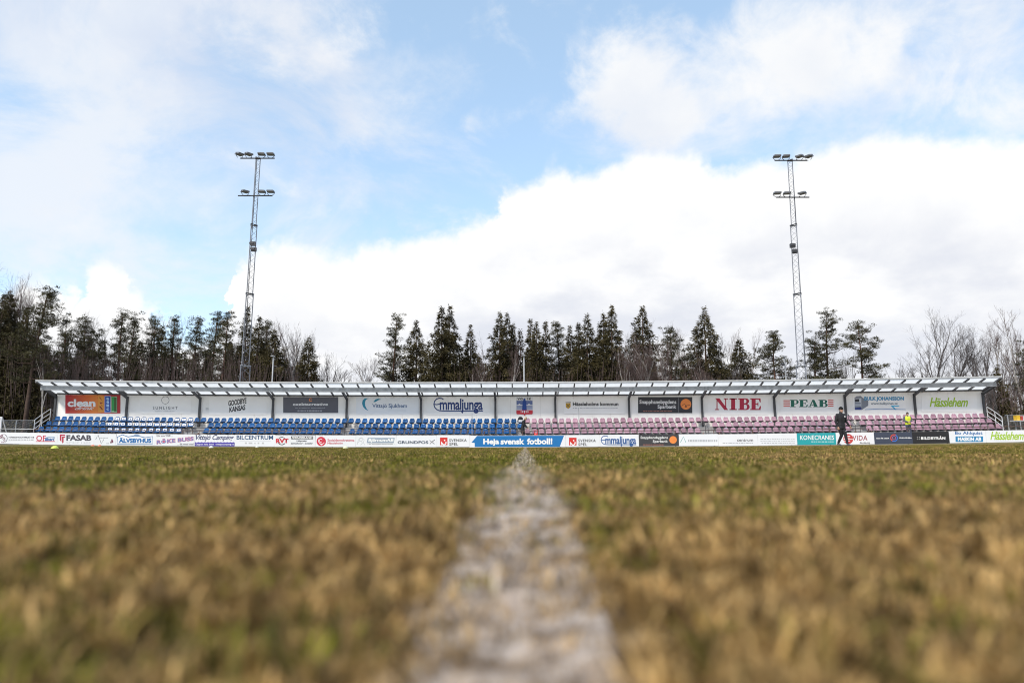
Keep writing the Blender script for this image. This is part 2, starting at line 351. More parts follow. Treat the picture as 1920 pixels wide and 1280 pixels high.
def build_grass():
    rs = np.random.RandomState(5); bands = [(-.4, .9, 6500, 1.0), (.9, 2.0, 4600, 1.0), (2.0, 4.0, 2100, 1.12), (4.0, 8.0, 780, 1.3), (8.0, 15.0, 230, 1.35), (15.0, 34.0, 60, 1.5)]
    allp = []; alls = []
    for y0, y1, den, sc in bands:
        w = .86 * y1 + 1.2; n = int((y1 - y0) * 2 * w * den)
        x = rs.uniform(-w, w, n); y = rs.uniform(y0, y1, n)
        keep = (np.abs(x) < .86 * np.maximum(y, 0) + 1.2) & (np.hypot(x, y) > .16)
        keep &= rs.uniform(0, 1, n) < .62 + .38 * (np.sin(x * 5.1 + 2 * np.sin(y * 3.3)) * np.sin(y * 4.7 + x) > -.25)
        x = x[keep]; y = y[keep]
        z = np.array([ground_z(a, b) for a, b in zip(x, y)])
        allp.append(np.stack([x, y, z], 1)); lump_ = np.sin(x * 71 + 3 * np.sin(y * 37)) * np.sin(y * 63 + 2.5 * np.sin(x * 41)) + .6 * np.sin(x * 19 + 2 * np.sin(y * 13)) * np.sin(y * 17 + x * 5); s = sc * rs.uniform(.65, 1.25, len(x)) * np.clip(.95 + .30 * lump_, .4, 1.5); s[np.abs(x) < .07] *= .8; alls.append(s)
    pts_ = np.concatenate(allp); scl = np.concatenate(alls)
    me = bpy.data.meshes.new('grass'); me.vertices.add(len(pts_)); me.vertices.foreach_set('co', pts_.astype(np.float32).ravel())
    at = me.attributes.new('scl', 'FLOAT', 'POINT'); at.data.foreach_set('value', scl.astype(np.float32))
    me.materials.append(m_blade)
    o = bpy.data.objects.new('grass', me); COL.objects.link(o)
    ng = bpy.data.node_groups.new('grass_scatter', 'GeometryNodeTree')
    ng.interface.new_socket('Geometry', in_out='INPUT', socket_type='NodeSocketGeometry'); ng.interface.new_socket('Geometry', in_out='OUTPUT', socket_type='NodeSocketGeometry')
    N = ng.nodes.new; K = ng.links.new
    gi = N('NodeGroupInput'); go = N('NodeGroupOutput'); iop = N('GeometryNodeInstanceOnPoints'); gti = N('GeometryNodeGeometryToInstance')
    tc_ = bpy.data.collections.new('tuft_sources')
    for k in range(6):
        so = bpy.data.objects.new('tuft_source', tuft_mesh(k)); tc_.objects.link(so)
    ci = N('GeometryNodeCollectionInfo'); ci.inputs['Collection'].default_value = tc_; ci.inputs['Separate Children'].default_value = True; ci.inputs['Reset Children'].default_value = True
    rv = N('FunctionNodeRandomValue'); rv.data_type = 'FLOAT_VECTOR'; rv.inputs[0].default_value = (-.25, -.25, 0); rv.inputs[1].default_value = (.25, .25, 6.283)
    na = N('GeometryNodeInputNamedAttribute'); na.data_type = 'FLOAT'; na.inputs['Name'].default_value = 'scl'
    iop.inputs['Pick Instance'].default_value = True
    K(gi.outputs[0], iop.inputs['Points']); K(ci.outputs[0], iop.inputs['Instance']); K(rv.outputs[0], iop.inputs['Rotation']); K(na.outputs[0], iop.inputs['Scale'])
    K(iop.outputs[0], go.inputs[0]); ng.nodes.remove(gti)
    md = o.modifiers.new('scatter', 'NODES'); md.node_group = ng
    tag(o, 'short patchy grass blades, green and straw coloured, in the foreground', 'grass', kind='stuff')
    print('tufts', len(pts_))
build_grass()

# ------------------------------------------------------------------ lettering
def text_mesh(s, bold=0.0, shear=0.0, space=1.0):
    cu = bpy.data.curves.new('txt', 'FONT'); cu.body = s; cu.size = 1; cu.offset = bold + .012; cu.shear = shear; cu.space_character = space; cu.resolution_u = 3
    cu.fill_mode = 'FRONT' if hasattr(cu, 'fill_mode') else cu.fill_mode
    ob = bpy.data.objects.new('txt', cu); COL.objects.link(ob)
    dg = bpy.context.evaluated_depsgraph_get(); dg.update()
    me = bpy.data.meshes.new_from_object(ob.evaluated_get(dg), depsgraph=dg)
    bpy.data.objects.remove(ob); bpy.data.curves.remove(cu); return me
class Face:                                      # a flat panel seen at a place of the photograph: maps its pixels to its plane
    def __init__(s, root, Y): s.root = root; s.Y = Y; s.n = 0
    def pt(s, x, y, lift=0): return P(x, y, s.Y - .004 - .0015 * lift)
    def text(s, body, x0, y0, x1, y1, m, bold=.0, shear=0.0, space=1.0, rise=0.0, name='lettering'):
        me = text_mesh(body, bold, shear, space); co = np.empty(len(me.vertices) * 3, np.float32); me.vertices.foreach_get('co', co); co = co.reshape(-1, 3)
        a, b = co.min(0), co.max(0); s.n += 1
        out = []
        for u, w in zip((co[:, 0] - a[0]) / (b[0] - a[0]), (co[:, 1] - a[1]) / (b[1] - a[1])):
            px = x0 + u * (x1 - x0); py = y1 + w * (y0 - y1) - rise * (px - x0)
            out.append(s.pt(px, py, s.n))
        me.vertices.foreach_set('co', np.array(out, np.float32).ravel()); me.update()
        return obj(name, me, m, s.root)
    def poly(s, pts, m, name='emblem'):
        s.n += 1; mb = MB(); mb.add([s.pt(x, y, s.n) for x, y in pts], [tuple(range(len(pts)))[::-1]]); return mb.build(name, m, s.root)
    def polys(s, plist, m, name='emblem'):
        s.n += 1; mb = MB()
        for pts in plist: mb.add([s.pt(x, y, s.n) for x, y in pts], [tuple(range(len(pts)))[::-1]])
        return mb.build(name, m, s.root)
    def rect(s, x0, y0, x1, y1, m, name='emblem'): return s.poly([(x0, y0), (x1, y0), (x1, y1), (x0, y1)], m, name)
    def rects(s, rs, m, name='emblem'): return s.polys([[(a, b), (c, b), (c, d), (a, d)] for a, b, c, d in rs], m, name)
    def disc(s, cx, cy, r, m, name='emblem', n=22): return s.poly([(cx + r * math.cos(2 * math.pi * k / n), cy + r * math.sin(2 * math.pi * k / n)) for k in range(n)], m, name)
    def stroke(s, pts, w, m, name='emblem', closed=False):
        s.n += 1; pts = [Vector((x, y)) for x, y in pts]; n = len(pts); L = []; Rr = []
        for i, p in enumerate(pts):
            a = pts[(i - 1) % n] if closed else pts[max(0, i - 1)]; b = pts[(i + 1) % n] if closed else pts[min(n - 1, i + 1)]
            d = (b - a); d = d.normalized() if d.length else Vector((1, 0)); q = Vector((-d.y, d.x)) * w / 2
            L.append(p + q); Rr.append(p - q)
        mb = MB(); mb.add([s.pt(p.x, p.y, s.n) for p in L] + [s.pt(p.x, p.y, s.n) for p in Rr],
                          [(i, (i + 1) % n, (i + 1) % n + n, i + n) for i in range(n if closed else n - 1)])
        return mb.build(name, m, s.root)
    def ring(s, cx, cy, r, w, m, a0=0, a1=360, n=24, name='emblem'):
        k = n if a1 - a0 >= 360 else n + 1
        return s.stroke([(cx + r * math.cos(R(a0 + (a1 - a0) * i / n)), cy - r * math.sin(R(a0 + (a1 - a0) * i / n))) for i in range(k)], w, m, name, a1 - a0 >= 360)
    def bars(s, x0, x1, y0, y1, m, seed=1, name='small_print'):   # print too small to read: word-long dashes
        r = random.Random(seed); rs = []; x = x0
        while x < x1 - 1.2:
            w = r.uniform(1.5, 5); rs.append((x, y0, min(x + w, x1), y1)); x += w + 1.3
        o = s.rects(rs, m, name); o['kind'] = 'stuff'; return o
# slab-serif letters on a unit square (x right, y up), as lists of polygons
def slab(ch):
    if ch == 'I': return [[(.28, 0), (.72, 0), (.72, 1), (.28, 1)], [(.1, 0), (.9, 0), (.9, .09), (.1, .09)], [(.1, .91), (.9, .91), (.9, 1), (.1, 1)]]
    if ch == 'N': return [[(.0, 1), (.34, 1), (.98, .05), (.98, 0), (.72, 0), (.08, .93)], [(.12, .06), (.2, .06), (.2, .9), (.12, .9)], [(.78, .2), (.86, .2), (.86, 1), (.78, 1)], [(0, 0), (.32, 0), (.32, .08), (0, .08)], [(.68, .92), (1, .92), (1, 1), (.68, 1)]]
    def bowl(y0, y1, xr):
        cy = (y0 + y1) / 2; ro = (y1 - y0) / 2; out = [(.5, y1)]; inn = []
        for k in range(9):
            a = math.pi / 2 - math.pi * k / 8; out.append((xr - .3 + .3 * math.cos(a), cy + ro * math.sin(a))); inn.append((xr - .34 + .10 * math.cos(a), cy + (ro - .09) * math.sin(a)))
        return out + [(.5, y0), (.5, y0 + .09)] + inn[::-1] + [(.5, y1 - .09)]
    stem = [(.12, 0), (.5, 0), (.5, 1), (.12, 1)]
    ser = [[(0, 0), (.13, 0), (.13, .09), (0, .09)], [(0, .91), (.13, .91), (.13, 1), (0, 1)]]
    if ch == 'B': return [stem] + ser + [bowl(.5, 1, .95), bowl(0, .54, 1.0)]
    if ch == 'P': return [stem] + ser + [bowl(.40, 1, 1.0), [(.5, 0), (.66, 0), (.66, .09), (.5, .09)]]
    if ch == 'E': return [stem] + ser + [[(.5, 0), (.95, 0), (1, .34), (.9, .34), (.8, .1), (.5, .1)], [(.5, .9), (.8, .9), (.88, .66), (.97, .66), (.95, 1), (.5, 1)], [(.5, .46), (.66, .46), (.68, .34), (.75, .34), (.75, .66), (.68, .66), (.66, .55), (.5, .55)]]
    if ch == 'A': return [[(.40, 1), (.62, 1), (.95, .06), (.60, .06), (.46, .74)], [(.12, .06), (.22, .06), (.5, .86), (.42, .95)], [(.26, .26), (.6, .26), (.6, .35), (.28, .35)], [(0, 0), (.34, 0), (.34, .09), (0, .09)], [(.52, 0), (1, 0), (1, .09), (.52, .09)]]
def slab_word(fc, word, x0, y0, x1, y1, m, gap=.06, widths=None):
    ws = widths or [1.0] * len(word); tot = sum(ws) + gap * (len(word) - 1); x = 0; pl = []
    for ch, w in zip(word, ws):
        for pg in slab(ch): pl.append([(x0 + (x + u * w) / tot * (x1 - x0), y1 + v * (y0 - y1)) for u, v in pg])
        x += w + gap
    fc.polys(pl, m, 'lettering')
def wave_script(fc, x0, y0, x1, y1, m, w):       # the large looped E with its long underline, around the rest of the word
    W_ = x1 - x0; H_ = y1 - y0
    pt = lambda u, v: (x0 + u * W_, y0 + v * H_)
    arc = [pt(.195, .10), pt(.165, .02), pt(.11, .0), pt(.055, .06), pt(.015, .2), pt(0, .4), pt(.015, .58), pt(.055, .73), pt(.11, .81), pt(.2, .83), pt(.6, .83), pt(1, .83)]
    fc.stroke(arc, w, m, 'lettering'); fc.stroke([pt(.01, .40), pt(.06, .42), pt(.12, .38)], w, m, 'lettering')
    fc.text('mmaljunga', x0 + .12 * W_, y0 + .04 * H_, x1 - .005 * W_, y1, m, .012, 0, .96)

# ------------------------------------------------------------------ grandstand
YW, YF, YB = 55.30, 53.07, 53.65                 # wall face, roof front edge, beam
XL, XR = P(67, 712, YF).x, P(1878, 709, YF).x
zrf = P(985, 716, YF).z                          # roof front edge at mid-stand
zrw = P(985, 743, YW).z                          # wall top
zb0, zb1 = P(985, 734.6, YB).z, P(985, 726.2, YB).z
stand = thing('grandstand', 'long low grandstand with white back wall and translucent sloping roof on dark posts', 'grandstand', (0, 54, 0))
post_px = [105, 239, 375.6, 512.6, 650.7, 789.6, 928.8, 1041, 1179, 1315.7, 1451.4, 1584, 1714.5, 1843.5]
post_x = [P(x, 760, YW).x for x in post_px]
def seg_box(mb, x0, x1, y0, y1, z0, z1):         # a box following the gentle rise of the ground
    a, b = gz(x0), gz(x1)
    mb.hexa([(x0, y0, z0 + a), (x1, y0, z0 + b), (x1, y1, z0 + b), (x0, y1, z0 + a), (x0, y0, z1 + a), (x1, y0, z1 + b), (x1, y1, z1 + b), (x0, y1, z1 + a)])
cuts = sorted(post_x)
for a, b in zip(cuts[:-1], cuts[1:]):
    k = 4; w = (b - a) / k
    for i in range(k):                           # wall sheets between the posts
        mb = MB(); seg_box(mb, a + i * w + .004, a + (i + 1) * w - .004, YW, YW + .06, .9, zrw + .02); mb.build('wall_sheet', m_wall, stand)
    mb = MB(); seg_box(mb, a, b, YW - .03, YW + .09, zrw + .02, zrw + .13); mb.build('wall_top_rail', m_dark, stand)
    mb = MB(); seg_box(mb, a, b, YB - .05, YB + .05, zb0, zb1); mb.build('roof_beam', m_galv, stand)
for a, b in ((XL + .06, cuts[0]), (cuts[-1], XR - .06)):
    mb = MB(); seg_box(mb, a, b, YB - .05, YB + .05, zb0, zb1); mb.build('roof_beam', m_galv, stand)
for x in post_x:
    g_ = gz(x); mb = MB()
    mb.box(x - .075, x + .075, YW - .16, YW - .02, .3, zrw - .12 + g_)
    mb.bar((x, YW - .09, zrw - .22 + g_), (x, YB + .06, zb0 + .06 + g_), .15, .17)
    mb.build('roof_post', m_dark, stand)
    mb = MB()
    for u in (-.16, -.06, .06, .16):
        for v in (.1, .25): mb.box(x + u - .015, x + u + .015, YB - .066, YB - .048, zb0 + v + g_, zb0 + v + .03 + g_)
    mb.build('beam_bolts', m_dark, stand)['kind'] = 'stuff'
def zr(y): return zrf + (zrw + .15 - zrf) * (y - YF) / (YW + .1 - YF)
n_raf = 62; raf = [XL + (XR - XL) * i / n_raf for i in range(n_raf + 1)]
for i, x in enumerate(raf):
    g_ = gz(x); mb = MB()
    w = .045 if 0 < i < n_raf else .07
    mb.bar((x, YF + .05, zr(YF + .05) - .12 + g_), (x, YW + .1, zr(YW + .1) - .12 + g_), w * 2, .12); mb.build('rafter', m_rafter, stand)
m_roof = bpy.data.materials.new('translucent_roof_sheet'); m_roof.use_nodes = True
def _roof():
    t = m_roof.node_tree; b = t.nodes['Principled BSDF']; L = t.links.new
    g = t.nodes.new('ShaderNodeNewGeometry'); n = t.nodes.new('ShaderNodeTexNoise'); n.inputs['Scale'].default_value = 1.4; n.inputs['Detail'].default_value = 6; L(g.outputs['Position'], n.inputs[0])
    r = t.nodes.new('ShaderNodeValToRGB'); r.color_ramp.elements[0].color = (.90, .86, .80, 1); r.color_ramp.elements[1].color = (.98, .95, .90, 1); r.color_ramp.elements[0].position = .3; r.color_ramp.elements[1].position = .6
    L(n.outputs['Fac'], r.inputs[0]); L(r.outputs[0], b.inputs['Base Color']); b.inputs['Roughness'].default_value = .4
    tr = t.nodes.new('ShaderNodeBsdfTranslucent'); L(r.outputs[0], tr.inputs[0]); mx = t.nodes.new('ShaderNodeMixShader'); mx.inputs[0].default_value = .9
    L(b.outputs[0], mx.inputs[1]); L(tr.outputs[0], mx.inputs[2]); L(mx.outputs[0], t.nodes['Material Output'].inputs[0])
_roof()
for a, b in zip(raf[:-1], raf[1:]):
    mb = MB(); ga, gb = gz(a), gz(b); y0, y1 = YF + .06, YW + .14
    c4 = [(a + .003, y0, zr(y0) - .055 + ga), (b - .003, y0, zr(y0) - .055 + gb), (b - .003, y1, zr(y1) - .055 + gb), (a + .003, y1, zr(y1) - .055 + ga)]
    mb.add(c4, [(0, 1, 2, 3)]); mb.build('roof_panel', m_roof, stand)
for a, b in zip(raf[::2][:-1], raf[::2][1:]):
    mb = MB(); seg_box(mb, a, b, YF - .01, YF + .055, zrf - .12, zrf - .045); mb.build('fascia', m_galv, stand)
    mb = MB(); seg_box(mb, a, b, YF - .03, YF + .09, zrf - .042, zrf + .02); mb.build('gutter', m_steel_lt, stand)
# terraces
tier_y = [52.55, 53.35, 54.2]; tier_z = [.60, 1.05, 1.50]
TXL, TXR = P(68, 806, 53).x, P(1880, 800, 53).x
nb = 24
for k in range(3):
    for i in range(nb):
        a = TXL + (TXR - TXL) * i / nb; b = TXL + (TXR - TXL) * (i + 1) / nb
        mb = MB(); seg_box(mb, a + .004, b - .004, tier_y[k], (tier_y + [YW - .17])[k + 1] - .004, .0, tier_z[k]); mb.build('terrace_block', m_conc, stand)
for i in range(nb):                              # walkway slab along the front
    a = TXL + (TXR - TXL) * i / nb; b = TXL + (TXR - TXL) * (i + 1) / nb
    mb = MB(); seg_box(mb, a + .004, b - .004, 51.35, 52.545, .0, .56); mb.build('walkway_slab', m_conc, stand)

# end railings: sloping tube rails climbing with the terraces
def end_railing(px, label):
    q = [P(*px[0], 52.5), P(*px[1], 53.8), P(*px[2], 55.1)]
    t = thing('stair_railing', label, 'railing', (q[0].x, 52.5, .5), 'railings at the stand ends')
    for drop, nm in ((0, 'top_rail'), (.36, 'middle_rail'), (.72, 'lower_rail')):
        mb = MB(); mb.tube([p - Vector((0, 0, drop)) for p in q], .026, 6); mb.build(nm, m_steel_lt, t)
    for p, L in zip(q, (1.15, 1.05, .95)):
        mb = MB(); mb.tube([p, p - Vector((0, 0, L))], .028, 6); mb.build('railing_post', m_steel_lt, t)
end_railing([(65.5, 786.5), (80, 776), (95.5, 766)], 'grey tube railing climbing the left end of the grandstand')
end_railing([(1878.5, 781.5), (1865, 771.5), (1850, 762)], 'grey tube railing climbing the right end of the grandstand')

# ------------------------------------------------------------------ seats
def seat_mesh():
    mb = MB(); W_ = .215; T = .02
    prof = [(-.26, .035), (-.235, .0), (-.05, -.015), (.06, .0), (.115, .05), (.15, .16), (.175, .30), (.182, .345)]  # (y, z) from front lip to top of back
    wid = [.175, .205, .215, .215, .212, .205, .17, .11]; side = [.0, .03, .045, .055, .05, .03, .015, .0]
    rows = []
    for (y, z), w, s_ in zip(prof, wid, side):
        rows.append([(-w, y - (.03 if z > .1 else 0), z + (s_ if z < .1 else 0)), (-w * .55, y, z), (0, y, z), (w * .55, y, z), (w, y - (.03 if z > .1 else 0), z + (s_ if z < .1 else 0))])
    n = 5; vs_ = [p for r_ in rows for p in r_]; m0 = len(vs_)
    back = []
    for r_, (y, z) in zip(rows, prof):
        nx = (0, -.0, -T) if z < .05 else (0, T, -.004)
        back += [(p[0], p[1] + nx[1], p[2] + nx[2]) for p in r_]
    f = []
    for j in range(len(rows) - 1):
        for i in range(n - 1):
            a = j * n + i; f.append((a, a + 1, a + n + 1, a + n)); f.append((a + m0, a + n + m0, a + n + 1 + m0, a + 1 + m0))
        for i in (0, n - 1):
            a = j * n + i; q = (a, a + n, a + n + m0, a + m0); f.append(q if i == 0 else q[::-1])
    for j in (0, len(rows) - 1):
        for i in range(n - 1):
            a = j * n + i; q = (a, a + m0, a + 1 + m0, a + 1); f.append(q if j == 0 else q[::-1])
    mb.add(vs_ + back, f)
    return mb
def mk(me_name, mb, m, smooth=True):
    me = bpy.data.meshes.new(me_name); me.from_pydata(mb.v, [], mb.f); me.update(); me.materials.append(m)
    if smooth: me.polygons.foreach_set('use_smooth', [True] * len(me.polygons))
    return me
me_blue = mk('blue_seat', seat_mesh(), m_blue); me_pink = mk('pink_seat', seat_mesh(), m_pink)
mbk = MB(); mbk.box(-.15, .15, -.16, .10, -.055, -.018); mbk.box(-.03, .03, -.10, .26, -.12, -.055)
me_brk = mk('seat_bracket', mbk, m_dark, False)
mpr = MB(); mpr.add([(-.155, .112, .09), (.155, .112, .09), (.14, .138, .275), (-.14, .138, .275)], [(0, 1, 2, 3)]); mpr.add([(-.16, -.20, .022), (.16, -.20, .022), (.16, .0, .012), (-.16, .0, .012)], [(0, 1, 2, 3)])
me_print = mk('seat_print', mpr, WHITE, False)
mpb = MB(); mpb.add([(-.06, .119, .15), (.06, .119, .15), (.055, .127, .215), (-.055, .127, .215)], [(0, 1, 2, 3)]); me_printb = mk('seat_print_mark', mpb, m_blue, False)
mgl = MB(); mgl.add([(-.08, .145, .295), (.08, .145, .295), (.07, .149, .32), (-.07, .149, .32)], [(0, 1, 2, 3)]); me_tab = mk('number_tab', mgl, ink(.45, .55, .7, 'tab_print'), False)
SIGN = ['red drinks banner', 'thin circle logo', 'slanted black lettering', 'left black banner', 'teal swoosh logo', 'navy script logo', 'club crest', 'small coat of arms',
        'black banner with orange disc', 'big red lettering', 'green lettering with red stripes', 'truck banner', 'green handwritten lettering']
ORD = ['first', 'second', 'third', 'fourth', 'fifth', 'sixth', 'seventh', 'eighth', 'ninth', 'tenth', 'eleventh', 'twelfth', 'thirteenth']
rowdef = [('front', 53.0, P(985, 812.2, 53.0).z, 75.5, 1874.5), ('middle', 53.87, P(985, 801.6, 53.87).z, 89, 1858.5), ('back', 54.72, P(985, 791.9, 54.72).z, 104.5, 1845)]
gaps = {'front': [(338, 366), (634, 655), (976, 989), (1314, 1338), (1590, 1619)], 'middle': [(350, 379), (640, 664), (976, 989), (1307, 1331), (1590, 1611)], 'back': []}
seat_specs = []
for row, Y, z, pa, pb in rowdef:
    xa = P(pa, 800, Y).x; xb = P(pb, 800, Y).x; n = 137; k = 0
    for i in range(n):
        x = xa + (xb - xa) * i / (n - 1)
        px = 985 + x * 1295 / Y
        if any(g0 < px < g1 for g0, g1 in gaps[row]): continue
        if row == 'back' and 966 < px < 976: pass
        seat_specs.append((row, Y, z + gz(x), x, px))
from collections import defaultdict
cnt = defaultdict(int)
for row, Y, z, x, px in seat_specs:
    blue = px < 980; bay = max(0, min(12, sum(1 for q in post_x[1:-1] if x > q)))
    white = blue and ((row == 'back' and 200 < px < 282) or (row == 'back' and 311 < px < 350) or (row == 'middle' and 186 < px < 350) or (row == 'front' and 186 < px < 340))
    colr = 'blue' if blue else 'pink'
    cnt[row, bay, colr] += 1
    o = bpy.data.objects.new('stadium_seat', me_blue if blue else me_pink); COL.objects.link(o); o.location = (x, Y, z)
    o.rotation_euler = (rnd.gauss(0, .03), rnd.gauss(0, .012), rnd.gauss(0, .035)); o.location.z += rnd.gauss(0, .006)
    look = 'blue seat with white print' if white else colr + ' seat'
    tag(o, '%s %s from left, %s row, below the %s' % (ORD[min(12, cnt[row, bay, colr] - 1)], look, row, SIGN[bay]), 'seat', '%s seats in the %s row' % (colr, row))
    b = bpy.data.objects.new('seat_bracket', me_brk); COL.objects.link(b); b.parent = o
    if white:
        b = bpy.data.objects.new('seat_print', me_print); COL.objects.link(b); b.parent = o
        b2 = bpy.data.objects.new('seat_print_mark', me_printb); COL.objects.link(b2); b2.parent = b
    elif rnd.random() < (.75 if 720 < px < 980 else .12):
        b = bpy.data.objects.new('number_tab', me_tab); COL.objects.link(b); b.parent = o
print('seats', len(seat_specs))
# seat rails along each row (part of the stand)
for row, Y, z, pa, pb in rowdef:
    for i in range(nb):
        a = TXL + (TXR - TXL) * i / nb; b = TXL + (TXR - TXL) * (i + 1) / nb
        if row == 'front' and i in (0,) : a += .2
        mb = MB(); seg_box(mb, a, b, Y - .02 + .15, Y + .03 + .15, z - .10, z - .045); mb.build('seat_rail', m_dark, stand)

# stair handrails in the aisles
def aisle_rail(px, lab):
    x = P(px, 800, 53).x; g_ = gz(x); t = thing('aisle_handrail', lab, 'handrail', (x, 52.5, .56 + g_), 'handrails in the aisles')
    top = [(x, 52.45, 1.46 + g_), (x, 53.2, 1.52 + g_), (x, 54.2, 2.35 + g_)]
    mb = MB(); mb.tube(top, .024, 6); mb.build('rail', m_dark, t)
    for (a, b, c), zb in ((top[0], .56), (top[1], .6), (top[2], 1.5)):
        mb = MB(); mb.tube([(a, b, c), (a, b, zb + g_)], .024, 6); mb.build('railing_post', m_dark, t)
    # timber stair from the walkway up the aisle
    s_ = thing('timber_stair', lab.replace('dark handrail', 'brown timber stair').replace('beside', 'between'), 'stair', (x, 52.2, .56 + g_), 'timber stairs in the aisles')
    for k in range(3):
        mb = MB(); mb.box(x - .85 + (.5 if px < 985 else .45) , x + .35 + .45, 52.0 + .17 * k, 52.18 + .17 * k, .58 + .14 * k + g_, .63 + .14 * k + g_); mb.build('tread', m_wood, s_)
    for sx in (-.38, .83):
        mb = MB(); mb.bar((x + sx, 51.95, .60 + g_), (x + sx, 52.52, .96 + g_), .05, .16); mb.build('stringer', m_wood, s_)
aisle_rail(359, 'dark handrail beside the gap in the blue seats below the slanted black lettering')
aisle_rail(645, 'dark handrail beside the gap in the blue seats below the teal swoosh logo')
aisle_rail(1324, 'dark handrail beside the gap in the pink seats below the big red lettering')
aisle_rail(1606, 'dark handrail beside the gap in the pink seats below the truck banner')
for px, y0, lab in ((885, 775, 'thin grey pole standing before the seats below the navy script logo'), (1085, 766, 'thin grey pole standing before the seats below the small coat of arms')):
    p = P(px, y0, 51.7); t = thing('thin_pole', lab, 'pole', (p.x, 51.7, .56)); mb = MB()
    mb.tube([(p.x + .02, 51.7, .56), (p.x, 51.7, p.z)], [.03, .022], 6); mb.build('shaft', m_galv, t)
    mb = MB(); mb.box(p.x - .12, p.x + .16, 51.58, 51.82, .562, .60); mb.build('foot_plate', m_dark, t)

# ------------------------------------------------------------------ signs on the back wall
def wall_sign(label, x0, y0, x1, y1, base=None, name='wall_sign'):
    YS = YW - .022
    a, b, c_, d = P(x0, y1, YS), P(x1, y1, YS), P(x1, y0, YS), P(x0, y0, YS)
    t = thing(name, label, 'sign', ((a.x + b.x) / 2, YS, a.z), 'sponsor signs on the back wall')
    mb = MB(); mb.hexa([a, b, b + Vector((0, .02, 0)), a + Vector((0, .02, 0)), d, c_, c_ + Vector((0, .02, 0)), d + Vector((0, .02, 0))])
    mb.build('panel', base or m_sheet, t); return Face(t, YS)
m_sheet = mat('sign_white', (.86, .845, .825), .5, .03, 1.0)
m_drink = bpy.data.materials.new('drinks_banner_print'); m_drink.use_nodes = True
def _drink():
    t = m_drink.node_tree; b = t.nodes['Principled BSDF']; L = t.links.new; g = t.nodes.new('ShaderNodeNewGeometry'); s = t.nodes.new('ShaderNodeSeparateXYZ'); L(g.outputs['Position'], s.inputs[0])
    x0 = P(122, 757, YW).x; x1 = P(225, 757, YW).x
    mr = t.nodes.new('ShaderNodeMapRange'); L(s.outputs[0], mr.inputs[0]); mr.inputs[1].default_value = x0; mr.inputs[2].default_value = x1
    n = t.nodes.new('ShaderNodeTexNoise'); n.inputs['Scale'].default_value = 3; L(g.outputs['Position'], n.inputs[0])
    ad = t.nodes.new('ShaderNodeMath'); ad.operation = 'MULTIPLY_ADD'; L(n.outputs['Fac'], ad.inputs[0]); ad.inputs[1].default_value = .2; L(mr.outputs[0], ad.inputs[2])
    r = t.nodes.new('ShaderNodeValToRGB'); e = r.color_ramp.elements; e[0].position = .15; e[0].color = (.42, .012, .02, 1); e[1].position = 1; e[1].color = (.42, .015, .025, 1)
    q = e.new(.52); q.color = (.66, .13, .02, 1); q = e.new(.68); q.color = (.72, .22, .03, 1); q = e.new(.86); q.color = (.5, .03, .03, 1)
    L(ad.outputs[0], r.inputs[0]); L(r.outputs[0], b.inputs['Base Color'])
_drink()
f = wall_sign('red and orange drinks banner with white lettering and three cans', 122.5, 740, 225.5, 774.5, m_drink)
f.text('clean', 126.5, 748, 179, 762.5, WHITE, .03); f.text('drink', 140, 762.8, 177, 768, WHITE, .0, .5)
f.rect(184, 742, 195, 772.5, ink(.72, .30, .05)); f.polys([[(186 + (k * 37 % 7), 744 + k * 2.4), (189 + (k * 31 % 5), 745 + k * 2.4), (187.5 + (k * 37 % 7), 748 + k * 2.4)] for k in range(10)], ink(.25, .03, .02))
f.rect(196, 742, 207.5, 773, ink(.35, .5, .75)); f.rect(197.2, 742.8, 206.6, 772, ink(.01, .06, .36))
for ch, yy in zip('clea', (764.5, 757.5, 751, 744.8)): f.text(ch, 199.5, yy, 204.5, yy + 5, ink(.4, .6, .85), .03)
f.rect(208.5, 743, 219.5, 773, ink(.30, .48, .30)); f.rect(209.5, 744, 215, 770, ink(.03, .30, .07)); f.rect(214, 745, 218.5, 771, ink(.04, .12, .03))
f = wall_sign('white sign with a thin grey circle and spaced dark capitals', 262, 742, 358, 776)
f.ring(310, 750, 7, .7, DGREY); f.text('SUNLIGHT', 286.5, 761.6, 333, 767, DGREY, .0, 0, 1.5); f.text('HOTELL I NYKÖPING', 291, 769.4, 327, 771.4, GREY, 0, 0, 1.3)
f = wall_sign('white sign with two lines of slanted condensed black capitals', 392, 743, 500, 777)
f.text('GOODBYE', 428, 751, 462, 761.4, BLACK, .02, 0, .95, rise=.165); f.text('KANSAS', 430, 763, 460, 773, BLACK, .02, 0, .95, rise=.165)
f.rect(385.5, 763.5, 391, 768, ink(.62, .62, .6), 'small_notice')
f = wall_sign('black banner with pale lowercase lettering and a small orange mark, fourth bay', 531, 744, 634, 773.6, DGREY)
f.text('exektacreative', 549, 754.8, 615, 760.2, WHITE, .01); f.text('EN KOMPLETT REKLAMBYRÅ', 554, 763.2, 610, 765.4, GREY, .01); f.bars(558, 606, 768.8, 770.8, GREY, 4)
f.ring(582.5, 749.3, 2.6, 1.2, ORANGE, 40, 340)
f = wall_sign('pale sign with two teal swooshes and thin dark blue lettering', 668, 745, 786, 776.5, mat('sign_pale_blue', (.76, .775, .80), .5, .03, 1.0))
f.poly([(691, 746.3), (684, 746.4), (680, 750), (678.8, 756), (680.5, 762), (685, 767), (691, 770), (688, 766.5), (685, 761), (684.2, 755), (685.5, 750), (688, 747.8)], ink(.02, .24, .36)); f.poly([(700, 753), (704, 748.5), (709, 747), (715, 748.5), (710, 749.6), (706.5, 751.5), (703.5, 753.6)], ink(.02, .24, .36))
f.text('Vittsjö Sjukhem', 698, 756.5, 763, 766.2, ink(.03, .10, .24), .0); f.rect(727, 769, 762, 769.5, ink(.5, .58, .66))
